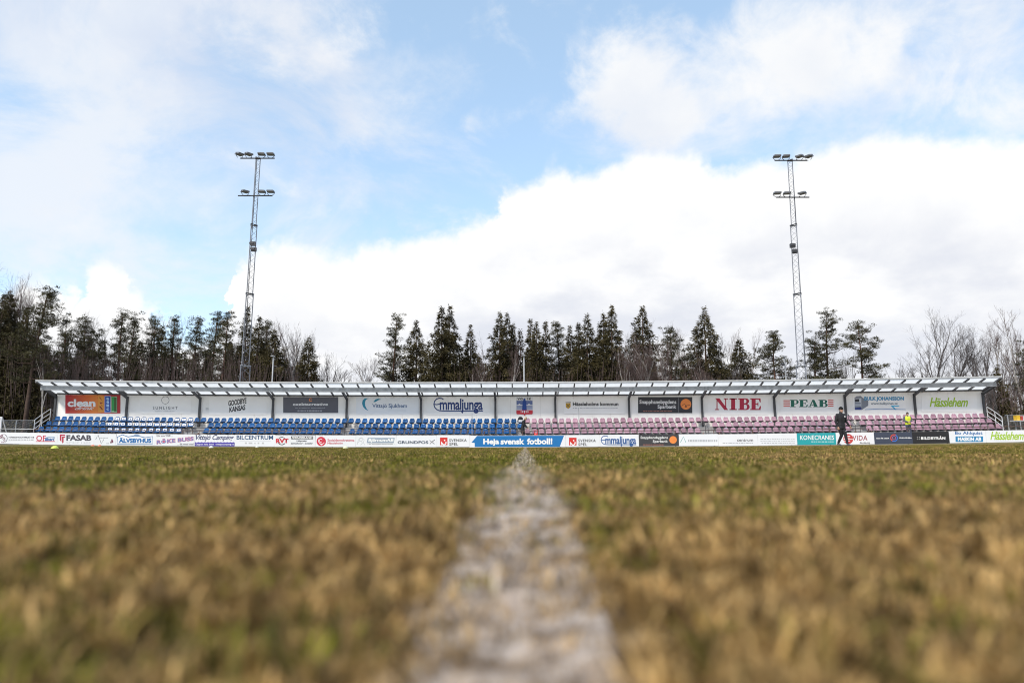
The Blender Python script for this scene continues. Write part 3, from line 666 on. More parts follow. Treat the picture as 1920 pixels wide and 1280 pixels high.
f = wall_sign('white sign with the large navy script logo under the roof', 800, 744, 918, 777)
wave_script(f, 813.5, 746, 905.5, 775, NAVY, 2.0)
# crest
f = wall_sign('club crest plate with blue tower, white waves and red date band', 967.5, 743.5, 999.5, 776.8, ink(.70, .70, .70), 'club_crest')
f.rect(968.6, 750.9, 998.4, 758.6, ink(.12, .16, .33)); f.text('VG', 970, 745.4, 980, 749.6, BLACK, .03, 0, 1.2); f.text('IK', 988, 745.4, 996.5, 749.6, BLACK, .03, 0, 1.5)
f.polys([[(971.5, 758.6), (973.5, 756.4), (975, 757.3), (977, 758.6)], [(989.5, 758.6), (991.5, 756.4), (993, 757.2), (995.5, 758.6)]], WHITE)
f.rects([(968.6, 760.3 + 2.1 * k, 998.4, 761.3 + 2.1 * k) for k in range(4)], ink(.10, .15, .36))
f.poly([(981.2, 751), (981.2, 748.6), (982, 746.6), (984.6, 746.6), (985.4, 748.6), (985.4, 751), (986.6, 751), (987.6, 768.6), (979, 768.6), (980, 751)], ink(.012, .055, .26))
f.poly([(968.2, 768.6), (998.8, 768.6), (998.8, 774.5), (997.5, 776.2), (985, 776.5), (983.5, 779.6), (982, 776.5), (969.5, 776.2), (968.2, 774.5)], RED); f.text('19', 976.5, 770, 981, 773.4, WHITE, .03); f.text('33', 986.5, 770, 991, 773.4, WHITE, .03)
f.polys([[(982, 769.5), (985, 769.5), (984.6, 773), (983.5, 774.8), (982.4, 773)]], WHITE)
f = wall_sign('white sign with a small yellow coat of arms and dark lettering', 1058, 748, 1172, 776)
f.poly([(1060.8, 755.5), (1069.8, 755.5), (1069.8, 762.5), (1065.3, 766.4), (1060.8, 762.5)], ink(.55, .33, .03)); f.stroke([(1062, 757), (1068.6, 764)], 1.1, ink(.12, .08, .03)); f.stroke([(1068.6, 757), (1062, 764)], 1.1, ink(.12, .08, .03)); f.rects([(1060.8 + 2 * k, 753, 1062 + 2 * k, 755) for k in range(5)], ink(.12, .10, .06))
f.text('Hässleholms kommun', 1074, 753.6, 1159.5, 760.6, BLACK, .02); f.bars(1074, 1158, 764.2, 765.4, GREY, 8); f.rect(1058, 775, 1172, 775.4, GREY)
f = wall_sign('black banner with white lettering and orange disc, ninth bay', 1196.5, 744, 1298, 774, ink(.035, .035, .042))
f.text('Snapphanebygdens', 1199, 749.5, 1268, 758.8, WHITE, .01); f.text('Sparbank', 1233, 758.8, 1268, 767.4, WHITE, .01); f.disc(1286, 757.5, 10, ORANGE); f.stroke([(1278, 761), (1283, 757), (1287, 760), (1294, 759)], 1.0, ink(.2, .05, .02)); f.polys([[(1284, 763), (1288, 763), (1287, 760), (1285, 760)]], ink(.15, .05, .02))
f.rect(1271.6, 745, 1272, 773, GREY); f.bars(1206, 1260, 769.6, 771, ink(.4, .16, .12), 9)
f = wall_sign('white sign with huge crimson slab lettering', 1328, 744, 1440, 777)
slab_word(f, 'NIBE', 1340.5, 746.4, 1427, 768.3, CRIM, .05, [1.15, .8, 1.0, .95])
f = wall_sign('white sign with dark green slab lettering between red stripes', 1463, 744, 1570, 776)
slab_word(f, 'PEAB', 1481, 749.2, 1552, 762.8, GREEN, .03, [1, 1, 1.15, 1.05]); f.rects([(1469, 749.9 + 3.5 * k, 1481 - .0 * k, 751.6 + 3.5 * k) for k in range(4)] + [(1552.5, 749.3 + 3.5 * k, 1562.8, 751 + 3.5 * k) for k in range(4)], ink(.62, .07, .05))
f = wall_sign('white truck banner with blue lettering and web address', 1599, 741, 1698, 773)
f.poly([(1602, 746), (1606, 742.5), (1614, 742), (1617, 745), (1628, 751), (1628, 760), (1616, 768), (1603, 768)], ink(.20, .22, .26)); f.poly([(1602, 747), (1615, 746), (1615, 768), (1602.5, 768)], ink(.50, .53, .58)); f.poly([(1603, 748), (1611, 747.5), (1611, 753), (1603.2, 753.5)], ink(.03, .03, .04)); f.rects([(1603, 755 + 2.4 * k, 1614, 756 + 2.4 * k) for k in range(4)], ink(.06, .08, .14)); f.poly([(1603, 764), (1615, 763), (1615, 768), (1603, 768)], ink(.03, .05, .2))
f.text('BULK JOHANSSON', 1620.5, 743.2, 1695, 752.2, LBLUE, .035); f.text('www.bulkjohan.se', 1633, 753.6, 1683, 759.6, ink(.10, .15, .20)); f.poly([(1670, 760.2), (1686, 760), (1686, 761.4), (1675, 761.8), (1681, 768), (1678.5, 768)], CYAN); f.stroke([(1622, 767.5), (1650, 766), (1698, 767.4)], .8, BLUE)
f = wall_sign('white sign with lime green handwritten lettering, last bay', 1728, 742, 1832, 772)
f.text('Hässlehem', 1743, 744.8, 1815, 762.6, LIME, .012, .28, .93)

# ------------------------------------------------------------------ perimeter rail and boards
YBD = 50.0
m_rail2 = m_rail
rail = thing('perimeter_rail', 'brown pitch-side rail on posts behind the advertising boards', 'rail', (0, 50.15, 0))
joints = [-150, -60, 65, 107, 175, 217, 290, 365, 440, 515.5, 591, 667, 742.5, 818, 880, 1060, 1125, 1198, 1273, 1347, 1421, 1495, 1568, 1640, 1712, 1781, 1850, 1925, 2000]
jx = [P(x, 830, YBD).x for x in joints]
zrail = P(985, 808.6, 50.15).z
ztop, zbot = P(985, 815.6, YBD).z, max(.03, P(985, 837.4, YBD).z)
xx = [jx[0] + (jx[-1] - jx[0]) * i / 30 for i in range(31)]
for a, b in zip(xx[:-1], xx[1:]):
    mb = MB(); mb.tube([(a, 50.15, zrail + gz(a)), (b, 50.15, zrail + gz(b))], .028, 6); mb.build('rail_tube', m_rail if a > P(60, 800, 50.15).x else m_galv, rail)  # light on the leftmost stretch is painted in by a paler steel colour
for a in xx:
    mb = MB(); mb.tube([(a, 50.15, gz(a) - .05), (a, 50.15, zrail + gz(a))], .032, 6); mb.build('rail_post', m_rail, rail)
def board(label, i, base=None, j=None):
    a = jx[i] + .006; b = jx[(j or i + 1)] - .006; ga, gb = gz(a), gz(b)
    t = thing('advertising_board', label, 'board', ((a + b) / 2, YBD, gz((a + b) / 2)), 'advertising boards along the pitch')
    mb = MB(); mb.hexa([(a, YBD, zbot + ga), (b, YBD, zbot + gb), (b, YBD + .03, zbot + gb), (a, YBD + .03, zbot + ga), (a, YBD, ztop + ga), (b, YBD, ztop + gb), (b, YBD + .03, ztop + gb), (a, YBD + .03, ztop + ga)])
    mb.build('panel', base or m_board, t)
    for x in (a + .25, b - .25):                 # clamps holding it to the rail
        mb = MB(); mb.bar((x, YBD + .06, ztop - .3 + gz(x)), (x, 50.13, zrail + gz(x)), .03, .02); mb.build('clamp', m_rail, t)
    t.rotation_euler = (rnd.gauss(0, .018), rnd.gauss(0, .0012), rnd.gauss(0, .003)); t.location.z += rnd.gauss(0, .010)
    return Face(t, YBD)
board('plain white board at the far left edge of the picture', 0)
f = board('white board with a dark purple hand mark and small grey capitals', 1)
f.stroke([(-3, 820), (2, 816), (6, 814), (4, 817), (0, 821)], 1.2, MAROON); f.stroke([(1, 822), (4, 819), (6, 818.5), (4.5, 823), (8, 820), (9, 821), (6, 826), (9.5, 823.5), (9, 827), (6, 829.5), (2, 829)], 1.0, MAROON); f.ring(5, 821.8, 8.2, .9, ink(.08, .06, .10), -55, 70)
f.text('HÄSSLEHOLM MILJÖ AB', 16, 818, 63.5, 821.8, DGREY, .02); f.bars(16, 63, 823.5, 825.3, GREY, 3)
f = board('white board with red and blue lettering on a red underline', 2)
f.text('OF', 68, 816.2, 86, 826.6, ink(.5, .03, .07), .0); f.rect(67.3, 826.7, 103, 828, ink(.5, .03, .07)); f.text('åkeri', 84, 819.5, 102, 826.3, ink(.03, .12, .34), .02, .2); f.stroke([(85, 822), (89, 819.6), (95, 818.8), (102, 819.4), (102, 820.6)], .8, ink(.06, .2, .42))
f = board('white board with a dark red shield mark and large dark capitals', 3)
f.polys([[(112, 814), (122, 814.6), (122, 817), (115, 816.6), (115, 828), (112, 825)], [(116, 818), (122, 818.2), (122, 820.4), (119, 820.4), (119, 829), (116.5, 831)]], CRIM); f.text('FASAB', 124.3, 815.2, 171, 826.2, ink(.07, .065, .085), .03); f.text('FASTIGHET & MARK', 123.5, 828.6, 169.5, 830.8, GREY, .0, 0, 1.4)
f = board('white board with thin zigzag capitals and a small red triangle', 4)
f.stroke([(179.5, 823.4), (184, 814.8), (190, 831.2), (194.6, 823)], .9, ink(.10, .10, .14)); f.bars(188, 204, 819.6, 821, GREY, 6); f.text('AB', 199, 829.3, 204, 831.6, GREY); f.polys([[(206, 830), (208.5, 825.5), (210, 830)], [(208.5, 825), (210, 821.8), (212.6, 827.5), (211, 830)]], MAROON)
f = board('white board with bold blue capitals inside a blue hilly outline', 5)
f.stroke([(219.8, 832), (219.6, 819.5), (229, 814.9), (240, 819), (252, 817), (262, 818), (272, 820.5), (286, 818.2), (286, 832)], 1.3, ink(.012, .13, .34), closed=True); f.poly([(250, 815.8), (254, 814.2), (258, 814.2), (262, 815.8)], ink(.012, .13, .34)); f.text('ÄLVSBYHUS', 222.5, 820.4, 283.5, 830.2, ink(.012, .13, .36), .04)
f = board('white board with slanting red and blue striped capitals', 6)
f.text('Gör som VGIK ...', 293.5, 814.6, 324, 818.6, DGREY); f.text('RÖKE BUSS', 293.5, 823.5, 363.4, 833, ink(.50, .10, .20), .05, 0, 1.05, rise=.1); f.text('RÖKE BUSS', 294, 824.3, 363, 832.4, ink(.16, .22, .46), .0, 0, 1.07, rise=.1); f.text('... åk med oss!', 332, 830.6, 363, 834, DGREY)
f = board('white board with navy handwriting above a violet wavy band', 7)
f.text('Vittsjö Camping', 367.5, 814.4, 438.5, 827, ink(.05, .06, .15), .005, .4, .95); f.poly([(365.3, 829.6)] + [(366 + 3 * k, 828.2 + (k % 2) * .8) for k in range(25)] + [(439.7, 829), (439.7, 836.2), (365.3, 835.6)], VIOLET); f.text('Öppen hela året!  vittsjocamping.se', 366.8, 830.2, 438.4, 834.6, WHITE)
f = board('white board with thin dark blue mixed-case capitals and grey icons', 8)
f.text('BILCENTRUM', 443.5, 815.8, 512, 824, ink(.03, .08, .18), .01); f.rect(449, 827, 508, 827.4, GREY); f.rects([(459, 829, 463, 832), (466, 829, 473, 832), (477, 829.5, 479, 832), (483, 829, 486, 832), (491, 829, 494.5, 832)], ink(.5, .5, .52))
f = board('white board with red initials in a black ring and small italic lines', 9)
f.ring(528.5, 825.8, 7, 1.1, BLACK, 20, 140); f.ring(528.5, 825.8, 7.2, 1.4, BLACK, 200, 320); f.text('RVT', 517.6, 821.6, 541, 830, RED, .04); f.rect(546, 817.2, 587, 822.6, BLACK); f.text('FERNEBRAND', 547, 818, 586, 821.9, WHITE, .02, .2); f.text('Uthyrning', 556, 824.3, 575.5, 828, DGREY, .01, .3); f.text('Lägenheter - Lokaler', 545.5, 829, 586.5, 832.6, DGREY, .01, .3)
f = board('white board with a red rose disc and pale red lettering', 10)
f.disc(602.3, 827, 8.8, ink(.55, .03, .06)); f.ring(601.5, 825.5, 3, 1.0, WHITE, 30, 300, 14); f.ring(603, 826, 5.8, .9, WHITE, 150, 330, 14); f.polys([[(606, 818), (609, 817), (608, 821)], [(599, 832), (606, 831.5), (603, 834)]], WHITE); f.text('Socialdemokraterna', 614, 822.2, 664.5, 827, ROSE); f.text('Hässleholm', 614, 828.2, 643, 832, ROSE)
f = board('white board with a pale sketch and white lettering on a steel blue band', 11)
f.stroke([(669.5, 833.5), (672, 824), (678, 820), (683, 824), (681, 829), (684, 834)], .8, ink(.5, .51, .54)); f.stroke([(671, 829), (676, 826), (680, 830), (676, 834)], .8, ink(.5, .51, .54)); f.ring(676.5, 823.5, 3, .7, ink(.5, .51, .54)); f.poly([(689.5, 820.6), (740, 820.6), (738, 830.2), (687.5, 830.2)], STEELB); f.text('BjärnumAB', 690.5, 821.8, 738, 829.6, WHITE, .02, .15); f.text('- En komplett leverantör -', 688.5, 831.6, 740, 833.6, DGREY)
f = board('white board with wide dark capitals and a crossed mark', 12)
f.text('GRUNDFOS', 745.5, 826.2, 803, 831.8, ink(.03, .05, .09), .02, 0, 1.05); f.stroke([(805.5, 825), (809.5, 828), (815.4, 824)], 1.1, DGREY); f.stroke([(806, 832), (809.5, 828.4), (814.6, 832)], 1.1, DGREY); f.stroke([(808, 829.5), (813, 826)], .8, DGREY)
def lottery(f, x):
    f.rect(x, 820.2, x + 14, 834.6, ink(.60, .035, .03)); f.ring(x + 7.6, 830, 3.7, 1.9, WHITE, -180, 30, 14); f.disc(x + 8.6, 825.6, 1.4, WHITE); f.poly([(x + 2, 827), (x + 4, 830), (x + 3, 834.5), (x + 2.2, 834.5)], WHITE)
    f.text('SVENSKA', x + 17.4, 823, x + 50, 828.2, BLACK, .0, 0, 1.15); f.text('SPEL', x + 17.4, 830.2, x + 34, 835.4, BLACK, .0, 0, 1.15)
f = board('white board with red square emblem, left of the blue slogan board', 13); lottery(f, 825)
f = board('long blue slogan board with bold white lettering at the halfway line', 14)
f.poly([(884, 828.6), (894.5, 816.2), (1057.5, 816.2), (1049.5, 836.9), (890, 836.9), (890, 829.4)], ink(.010, .155, .42)); f.text('Heja', 906, 821.4, 936, 835, WHITE, .03); f.text('svensk', 938.6, 821.2, 983.4, 832.4, WHITE, .03); f.text('fotboll!', 988, 820.8, 1035.8, 832.5, WHITE, .03)
f = board('white board with red square emblem, right of the blue slogan board', 15); lottery(f, 1067)
f = board('white board with navy script logo along the pitch', 16); wave_script(f, 1127, 817, 1193, 837, ink(.02, .09, .28), 1.4)
f = board('black board with white lettering and orange disc along the pitch', 17, ink(.05, .05, .055))
f.text('Snapphanebygdens', 1201, 817.6, 1252, 824, WHITE); f.text('Sparbank', 1224, 824.6, 1252, 831, WHITE); f.disc(1262, 824.5, 7, ORANGE); f.bars(1206, 1246, 833, 834.4, ink(.4, .16, .12), 12)
f = board('white board with a green peak mark and small grey print', 18); f.stroke([(1276, 829), (1281.5, 818.5), (1286, 829)], 1.0, ink(.05, .3, .3)); f.bars(1290, 1345, 824, 828, GREY, 21)
f = board('white board with plain grey lowercase lettering', 19); f.text('centrum', 1382, 822, 1412, 827, DGREY); f.bars(1355, 1412, 829, 830.5, GREY, 22)
f = board('white board with three short lines of small grey print', 20); f.bars(1426, 1492, 822, 823.2, GREY, 23); f.bars(1426, 1490, 826, 827, GREY, 24); f.bars(1428, 1490, 829.6, 830.8, GREY, 25)
f = board('teal board with white capitals', 21, TEAL); f.text('KONECRANES', 1500, 815.8, 1564, 824.4, WHITE, .0); f.bars(1521, 1563, 827.2, 828.6, ink(.6, .75, .75), 26)
f = board('white board with red striped disc behind the walking person', 22)
f.disc(1590.5, 822.6, 9.4, ink(.50, .06, .06)); f.rects([(1583, 816.8, 1594, 817.9), (1583, 819.6, 1593, 820.7), (1582, 822.6, 1599, 823.7), (1582, 825.6, 1594, 826.8)], WHITE); f.text('VIDA', 1598.5, 816, 1626.5, 825.4, ink(.30, .05, .06), .0, 0, 1.1); f.polys([[(1612 + 2.4 * k, 830.5), (1613 + 2.4 * k, 827.6 + (k % 3) * .8), (1614.4 + 2.4 * k, 830.6)] for k in range(8)], BLACK)
f = board('dark slate board with a red and blue ring between white words', 23, ink(.045, .055, .085))
f.text('ALLA ÄR OLIKA', 1643, 819.4, 1667.5, 822.2, WHITE, .02); f.text('OLIKA ÄR BRA', 1686.5, 818.6, 1709.5, 821.4, WHITE, .02); f.ring(1676.5, 820.4, 6.2, 1.7, ink(.6, .07, .05), 60, 240); f.ring(1676.5, 820.4, 6.2, 1.7, ink(.05, .16, .55), 240, 420); f.ring(1676.5, 820.4, 3.2, 1.0, ink(.4, .12, .3))
f = board('black board with small white capitals near the right end', 24, ink(.02, .02, .022)); f.text('BILDBYRÅN', 1727, 816.6, 1772.5, 823.4, WHITE, .03, 0, 1.15)
f.rects([(1720, 818.6, 1721.2, 819.6), (1723.5, 818.6, 1724.7, 819.6), (1720, 821.6, 1721.2, 822.6), (1723.5, 821.6, 1724.7, 822.6)], WHITE)
f = board('white board with blue lettering above a blue band', 25); f.text('Bo Ahlquist', 1791, 808.4, 1842.5, 816, ink(.03, .14, .36), .01); f.rect(1791.8, 817.6, 1843.4, 828, ink(.02, .20, .42)); f.text('MASKIN AB', 1796, 819.2, 1840, 826.4, WHITE, .04)
f = board('white board with lime green handwritten lettering at the right edge', 26); f.text('Hässlehem', 1857, 808.6, 1919.5, 824.4, LIME, .008, .28, .93)
board('plain white board at the far right edge of the picture', 27)

# ------------------------------------------------------------------ things at both ends
def fence(x0px, x1px, Y, label, px_posts, top):
    t = thing('wire_fence', label, 'fence', (P(x0px, 800, Y).x, Y, 0), 'wire fences beside the stand')
    for q in px_posts:
        p = P(q, top, Y); mb = MB(); mb.tube([(p.x, Y, gz(p.x)), (p.x, Y, p.z)], .04, 6); mb.build('fence_post', m_galv, t)
    a = P(x0px, top, Y); b = P(x1px, top, Y); mb = MB(); zt = a.z
    mb.tube([a, (b.x, Y, zt)], .012, 4)
    n = 60
    for i in range(n):
        x = a.x + (b.x - a.x) * i / n; h = zt - gz(a.x)
        for s_ in (-1, 1): mb.tube([(x, Y, zt), (x + s_ * h * .6, Y, zt - h * .98)], .004, 3, False)
    o = mb.build('wire_mesh', m_galv, t)
fence(-70, 66, 53.6, 'wire fence with grey posts left of the stand', [-60, 31], 788)
fence(1884, 1990, 54.5, 'wire fence with grey posts right of the stand', [1889, 1960], 778)
m_white = mat('white_paint', (.72, .72, .72), .5, .06, 3)
p = P(3.2, 781, 52.2); t = thing('training_goal', 'white goal frame cut off by the left edge of the picture', 'goal', (p.x, 52.2, gz(p.x)))
mb = MB(); mb.box(p.x - .05, p.x + .05, 52.15, 52.25, gz(p.x), p.z); mb.build('goal_post', m_white, t)
mb = MB(); mb.box(p.x - 3, p.x - .052, 52.15, 52.25, p.z - .1, p.z); mb.build('crossbar', m_white, t)
mb = MB(); mb.box(p.x - 3.05, p.x - 2.95, 52.15, 52.25, gz(p.x), p.z - .102); mb.build('goal_post', m_white, t)
mb = MB(); mb.bar((p.x, 52.27, p.z - .05), (p.x, 53.3, gz(p.x) + .03), .05, .05); mb.build('rear_stay', m_white, t)
# table with boxes at the right edge
p = P(1900, 788, 53.2); t = thing('folding_table', 'pale trestle table standing right of the stand', 'table', (p.x + .8, 53.2, gz(p.x)))
mb = MB(); mb.box(p.x, p.x + 1.8, 52.9, 53.6, p.z - .05, p.z); mb.build('tabletop', m_steel_lt, t)
for dx in (.35, 1.4):
    for dy in (-.22, .3):
        mb = MB(); mb.bar((p.x + dx, 53.2 + dy, gz(p.x)), (p.x + dx, 53.2 + dy, p.z - .05), .05, .05); mb.build('leg', m_galv, t)
for k, (dx, w, h, cc, nm) in enumerate(((.17, .26, .36, (.65, .40, .03), 'yellow'), (.47, .16, .30, (.40, .05, .04), 'red'), (.66, .3, .34, (.5, .5, .52), 'grey'))):
    t = thing('storage_box', '%s box standing on the pale table at the right edge' % nm, 'box', (p.x + dx, 53.2, p.z))
    mb = MB(); mb.box(p.x + dx, p.x + dx + w, 53.05, 53.4, p.z + .002, p.z + h); mb.build('body', mat('box_' + nm, cc, .6), t)
    mb = MB(); mb.box(p.x + dx - .015, p.x + dx + w + .015, 53.035, 53.415, p.z + h + .001, p.z + h + .035); mb.build('lid', mat('box_' + nm, cc, .6), t)
# marker cones on the pitch
def cone(px, Y, dia, col, nm, label):
    x = P(px, 836, Y).x; z0 = ground_z(x, Y) + .004; m = mat('cone_' + nm, col, .5, .08)
    prof = [(dia * .5, .0), (dia * .49, .012), (dia * .42, .035), (dia * .3, .062), (dia * .16, .078), (dia * .15, .070)]
    n = 20; v = []; fs = []
    for r_, h in prof:
        for k in range(n): v.append((x + r_ * math.cos(6.2832 * k / n), Y + r_ * math.sin(6.2832 * k / n), z0 + h + .012))
    for j in range(len(prof) - 1):
        for k in range(n): fs.append((j * n + k, j * n + (k + 1) % n, (j + 1) * n + (k + 1) % n, (j + 1) * n + k))
    mb = MB(); mb.add(v, fs); o = mb.build('marker_cone', m, None, True); tag(o, label, 'cone', 'marker cones on the pitch')
cone(103, 20, .2, (.62, .72, .12), 'lime', 'lime yellow disc cone on the grass near the left edge')
cone(174, 42, .22, (.75, .22, .12), 'orange', 'left of the two orange disc cones before the boards')
cone(187, 42, .22, (.75, .22, .12), 'orange', 'right of the two orange disc cones before the boards')
cone(396, 28, .19, (.75, .76, .66), 'white', 'white disc cone on the grass below the violet wavy band')
cone(482, 40, .18, (.70, .71, .62), 'white2', 'faint whitish disc cone below the thin blue capitals board')
cone(648, 27, .2, (.70, .72, .45), 'pale', 'pale yellow disc cone below the red rose board')
# bag and red carrier in the stand
x = min((q[3] for q in seat_specs if q[0] == 'back'), key=lambda q: abs(985 + q * 1295 / 54.72 - 973)); zb = rowdef[2][2] + .012
t = thing('sports_bag', 'black and silver bag propped on the last blue back row seat', 'bag', (x, 54.5, zb))
def lump(name, cx, cy, z0, prof, m, t, n=14, sq=.8):
    v = []; fs = []
    for h, rx, ry in prof:
        for k in range(n):
            a = 6.2832 * k / n; ca, sa = math.cos(a), math.sin(a)
            v.append((cx + rx * math.copysign(abs(ca) ** sq, ca), cy + ry * math.copysign(abs(sa) ** sq, sa), z0 + h))
    for j in range(len(prof) - 1):
        for k in range(n): fs.append((j * n + k, j * n + (k + 1) % n, (j + 1) * n + (k + 1) % n, (j + 1) * n + k))
    fs.append(tuple(range(n))[::-1]); fs.append(tuple((len(prof) - 1) * n + k for k in range(n)))
    mb = MB(); mb.add(v, fs); return mb.build(name, m, t, True)
lump('body', x + .01, 54.66, zb, [(0, .16, .08), (.03, .19, .105), (.10, .20, .11), (.18, .19, .11), (.24, .17, .10)], mat('silver_cloth', (.62, .62, .64), .45, .2, 12), t)
lump('top_flap', x - .01, 54.665, zb + .2, [(0, .19, .12), (.03, .205, .13), (.11, .20, .125), (.19, .16, .10), (.245, .09, .06), (.26, .03, .02)], mat('black_cloth', (.012, .012, .016), .8, .3, 10), t)
lump('side_strap', x - .215, 54.62, zb + .0, [(0, .04, .04), (.1, .05, .05), (.2, .03, .03)], mat('black_cloth', (.012, .012, .016)), t)
x = P(1004.8, 805, 52.5).x
t = thing('bottle_carrier', 'small red carrier standing before the front pink seats', 'carrier', (x, 52.3, .56)); mr_ = mat('red_plastic', (.50, .025, .02), .45)
lump('body', x, 52.3, .56, [(0, .13, .1), (.3, .14, .11), (.5, .14, .11)], mr_, t)
mb = MB(); mb.tube([(x - .12, 52.3, 1.06), (x - .13, 52.3, 1.24), (x + .13, 52.3, 1.26), (x + .12, 52.3, 1.06)], .03, 6); mb.build('handle', mr_, t)

# ------------------------------------------------------------------ people
def flesh(chains, vox=.016, smooth=4):           # one continuous surface round chains of (point, radius): tapered capsules, voxel-merged and smoothed
    vs_, fs_ = [], []
    def ball(c, r):
        n0 = len(vs_); nu, nv = 12, 7
        for i in range(1, nv):
            th = math.pi * i / nv
            for k in range(nu): vs_.append((c[0] + r * math.sin(th) * math.cos(6.2832 * k / nu), c[1] + r * math.sin(th) * math.sin(6.2832 * k / nu), c[2] + r * math.cos(th)))
        t_ = len(vs_); vs_.append((c[0], c[1], c[2] + r)); vs_.append((c[0], c[1], c[2] - r))
        for i in range(nv - 2):
            for k in range(nu): fs_.append((n0 + i * nu + k, n0 + (i + 1) * nu + k, n0 + (i + 1) * nu + (k + 1) % nu, n0 + i * nu + (k + 1) % nu))
        for k in range(nu):
            fs_.append((t_, n0 + k, n0 + (k + 1) % nu)); fs_.append((t_ + 1, n0 + (nv - 2) * nu + (k + 1) % nu, n0 + (nv - 2) * nu + k))
    for ch in chains:
        for (p, r), (q, r2) in zip(ch[:-1], ch[1:]):
            p = Vector(p); q = Vector(q); L = (q - p).length; n = max(1, int(L / (min(r, r2) * .55)))
            for i in range(n + 1): ball(p.lerp(q, i / n), r + (r2 - r) * i / n)
    me = bpy.data.meshes.new('fl'); me.from_pydata(vs_, [], fs_); o = bpy.data.objects.new('fl', me); COL.objects.link(o)
    rm = o.modifiers.new('r', 'REMESH'); rm.mode = 'VOXEL'; rm.voxel_size = vox
    sm = o.modifiers.new('s', 'SMOOTH'); sm.factor = .5; sm.iterations = smooth
    dg = bpy.context.evaluated_depsgraph_get(); dg.update()
    out = bpy.data.meshes.new_from_object(o.evaluated_get(dg), depsgraph=dg)
    bpy.data.objects.remove(o); bpy.data.meshes.remove(me); out.materials.clear(); return out
m_skin = mat('skin', (.46, .27, .20), .55, .06, 20)
def person(label, base, J, heading, cl, hat=None, hair=None, vest=None, group=None, collar=.02, coat=0):
    """J: joints in body space (x to the figure's left, faces -y, z up); heading turns it about z"""
    t = thing('person', label, 'person', base, group)
    rot = Matrix.Rotation(heading, 3, 'Z'); B = Vector(base)
    V = lambda p: tuple(rot @ Vector(p) + B)
    j = {k: Vector(v) for k, v in J.items()}; X = Vector((1, 0, 0)); Z = Vector((0, 0, 1))
    head = j['head']; neck = j['neck']; hd = Vector(J.get('look', (0, -1, 0))).normalized(); sd = hd.cross(Z).normalized(); hu = sd.cross(hd).normalized()
    def W_(chs): return [[(V(p), r) for p, r in c] for c in chs]
    def torso(e, low, top=True):
        out = []
        for s_ in (-1, 1):
            out.append([(j['pelvis'] + X * .065 * s_ - Z * low, .105 + e), (j['pelvis'] + X * .06 * s_ + Z * .04, .10 + e), (j['waist'] + X * .055 * s_, .092 + e), (j['chest'] + X * .075 * s_ - Z * .03, .108 + e), (j['chest'] + X * .10 * s_ + Z * .05, .085 + e)])
            out.append([(j['chest'] + X * .10 * s_ + Z * .05, .085 + e), (neck - Z * .045 + X * .03 * s_, .05 + e * .6)])
        out.append([(j['pelvis'], .11 + e), (j['waist'], .10 + e), (j['chest'], .115 + e)])
        return out
    body = torso(0, .0)
    body.append([(j['chest'] + Z * .04, .09), (neck, .052), (head - hu * .05, .055)])
    body.append([(head - hu * .055 + hd * .02, .066), (head + hu * .01 + hd * .01, .078), (head + hu * .055 - hd * .008, .080), (head + hu * .035 - hd * .03, .078)])
    body.append([(head - hu * .055 + hd * .02, .06), (head - hu * .088 + hd * .055, .026)])
    body.append([(head + hu * .02 + hd * .082, .012), (head - hu * .018 + hd * .100, .014)])
    for s_ in 'LR':
        sg = 1 if s_ == 'L' else -1
        body.append([(j['chest'] + X * .09 * sg + Z * .05, .075), (j['sho' + s_], .058), (j['elb' + s_], .040), (j['wri' + s_], .028)])
        w = j['wri' + s_]; d = (w - j['elb' + s_]).normalized(); side = (X * -sg); side = (side - side.dot(d) * d).normalized(); fw = side.cross(d).normalized()
        if fw.y > 0: fw = -fw
        for o_ in (-.022, 0, .022): body.append([(w, .024), (w + d * .045 + fw * o_, .020), (w + d * .085 + fw * o_ * 1.25, .017)])
        for off, ln in ((-.034, .060), (-.012, .078), (.011, .084), (.033, .072)):
            a_ = w + d * .088 + fw * off; body.append([(a_, .0115), (a_ + d * ln * .5 + side * .006, .0105), (a_ + d * ln * .85 + side * .028, .0095)])
        a_ = w + d * .025 + fw * .03; body.append([(a_, .015), (a_ + d * .035 + fw * .022 + side * .010, .0125), (a_ + d * .068 + fw * .026 + side * .022, .0105)])
        body.append([(j['pelvis'] + X * .05 * sg, .10), (j['hip' + s_], .082), (j['kne' + s_], .054), (j['kne' + s_].lerp(j['ank' + s_], .35), .055), (j['ank' + s_], .036), (j['ank' + s_] - Z * .05, .034), (j['toe' + s_], .030)])
        body.append([(head + sd * .078 * (1 if s_ == 'L' else -1) + hu * .03 - hd * .01, .016), (head + sd * .082 * (1 if s_ == 'L' else -1) - hu * .008 - hd * .008, .012)])
    obj('body', flesh(W_(body), .0085, 3), m_skin, t, True)
    jk = torso(.032, .10 + coat)
    if coat: jk += [[(j['pelvis'] + X * .07 * s_ - Z * .05, .135), (j['pelvis'] + X * .08 * s_ - Z * .33, .145)] for s_ in (-1, 1)]
    jk.append([(neck - Z * .05, .085), (neck + Z * collar, .072)])
    for s_ in 'LR':
        sg = 1 if s_ == 'L' else -1
        jk.append([(j['chest'] + X * .09 * sg + Z * .05, .095), (j['sho' + s_], .080), (j['elb' + s_], .062), (j['elb' + s_].lerp(j['wri' + s_], .97), .046)])
    obj('jacket', flesh(W_(jk), .017, 3), cl['jacket'], t, True)
    tr = [[(j['pelvis'] - X * .06, .115), (j['pelvis'] + X * .06, .115)]]
    for s_ in 'LR':
        sg = 1 if s_ == 'L' else -1
        tr.append([(j['pelvis'] + X * .06 * sg, .115), (j['hip' + s_], .104), (j['kne' + s_], .076), (j['kne' + s_].lerp(j['ank' + s_], .94), .056)])
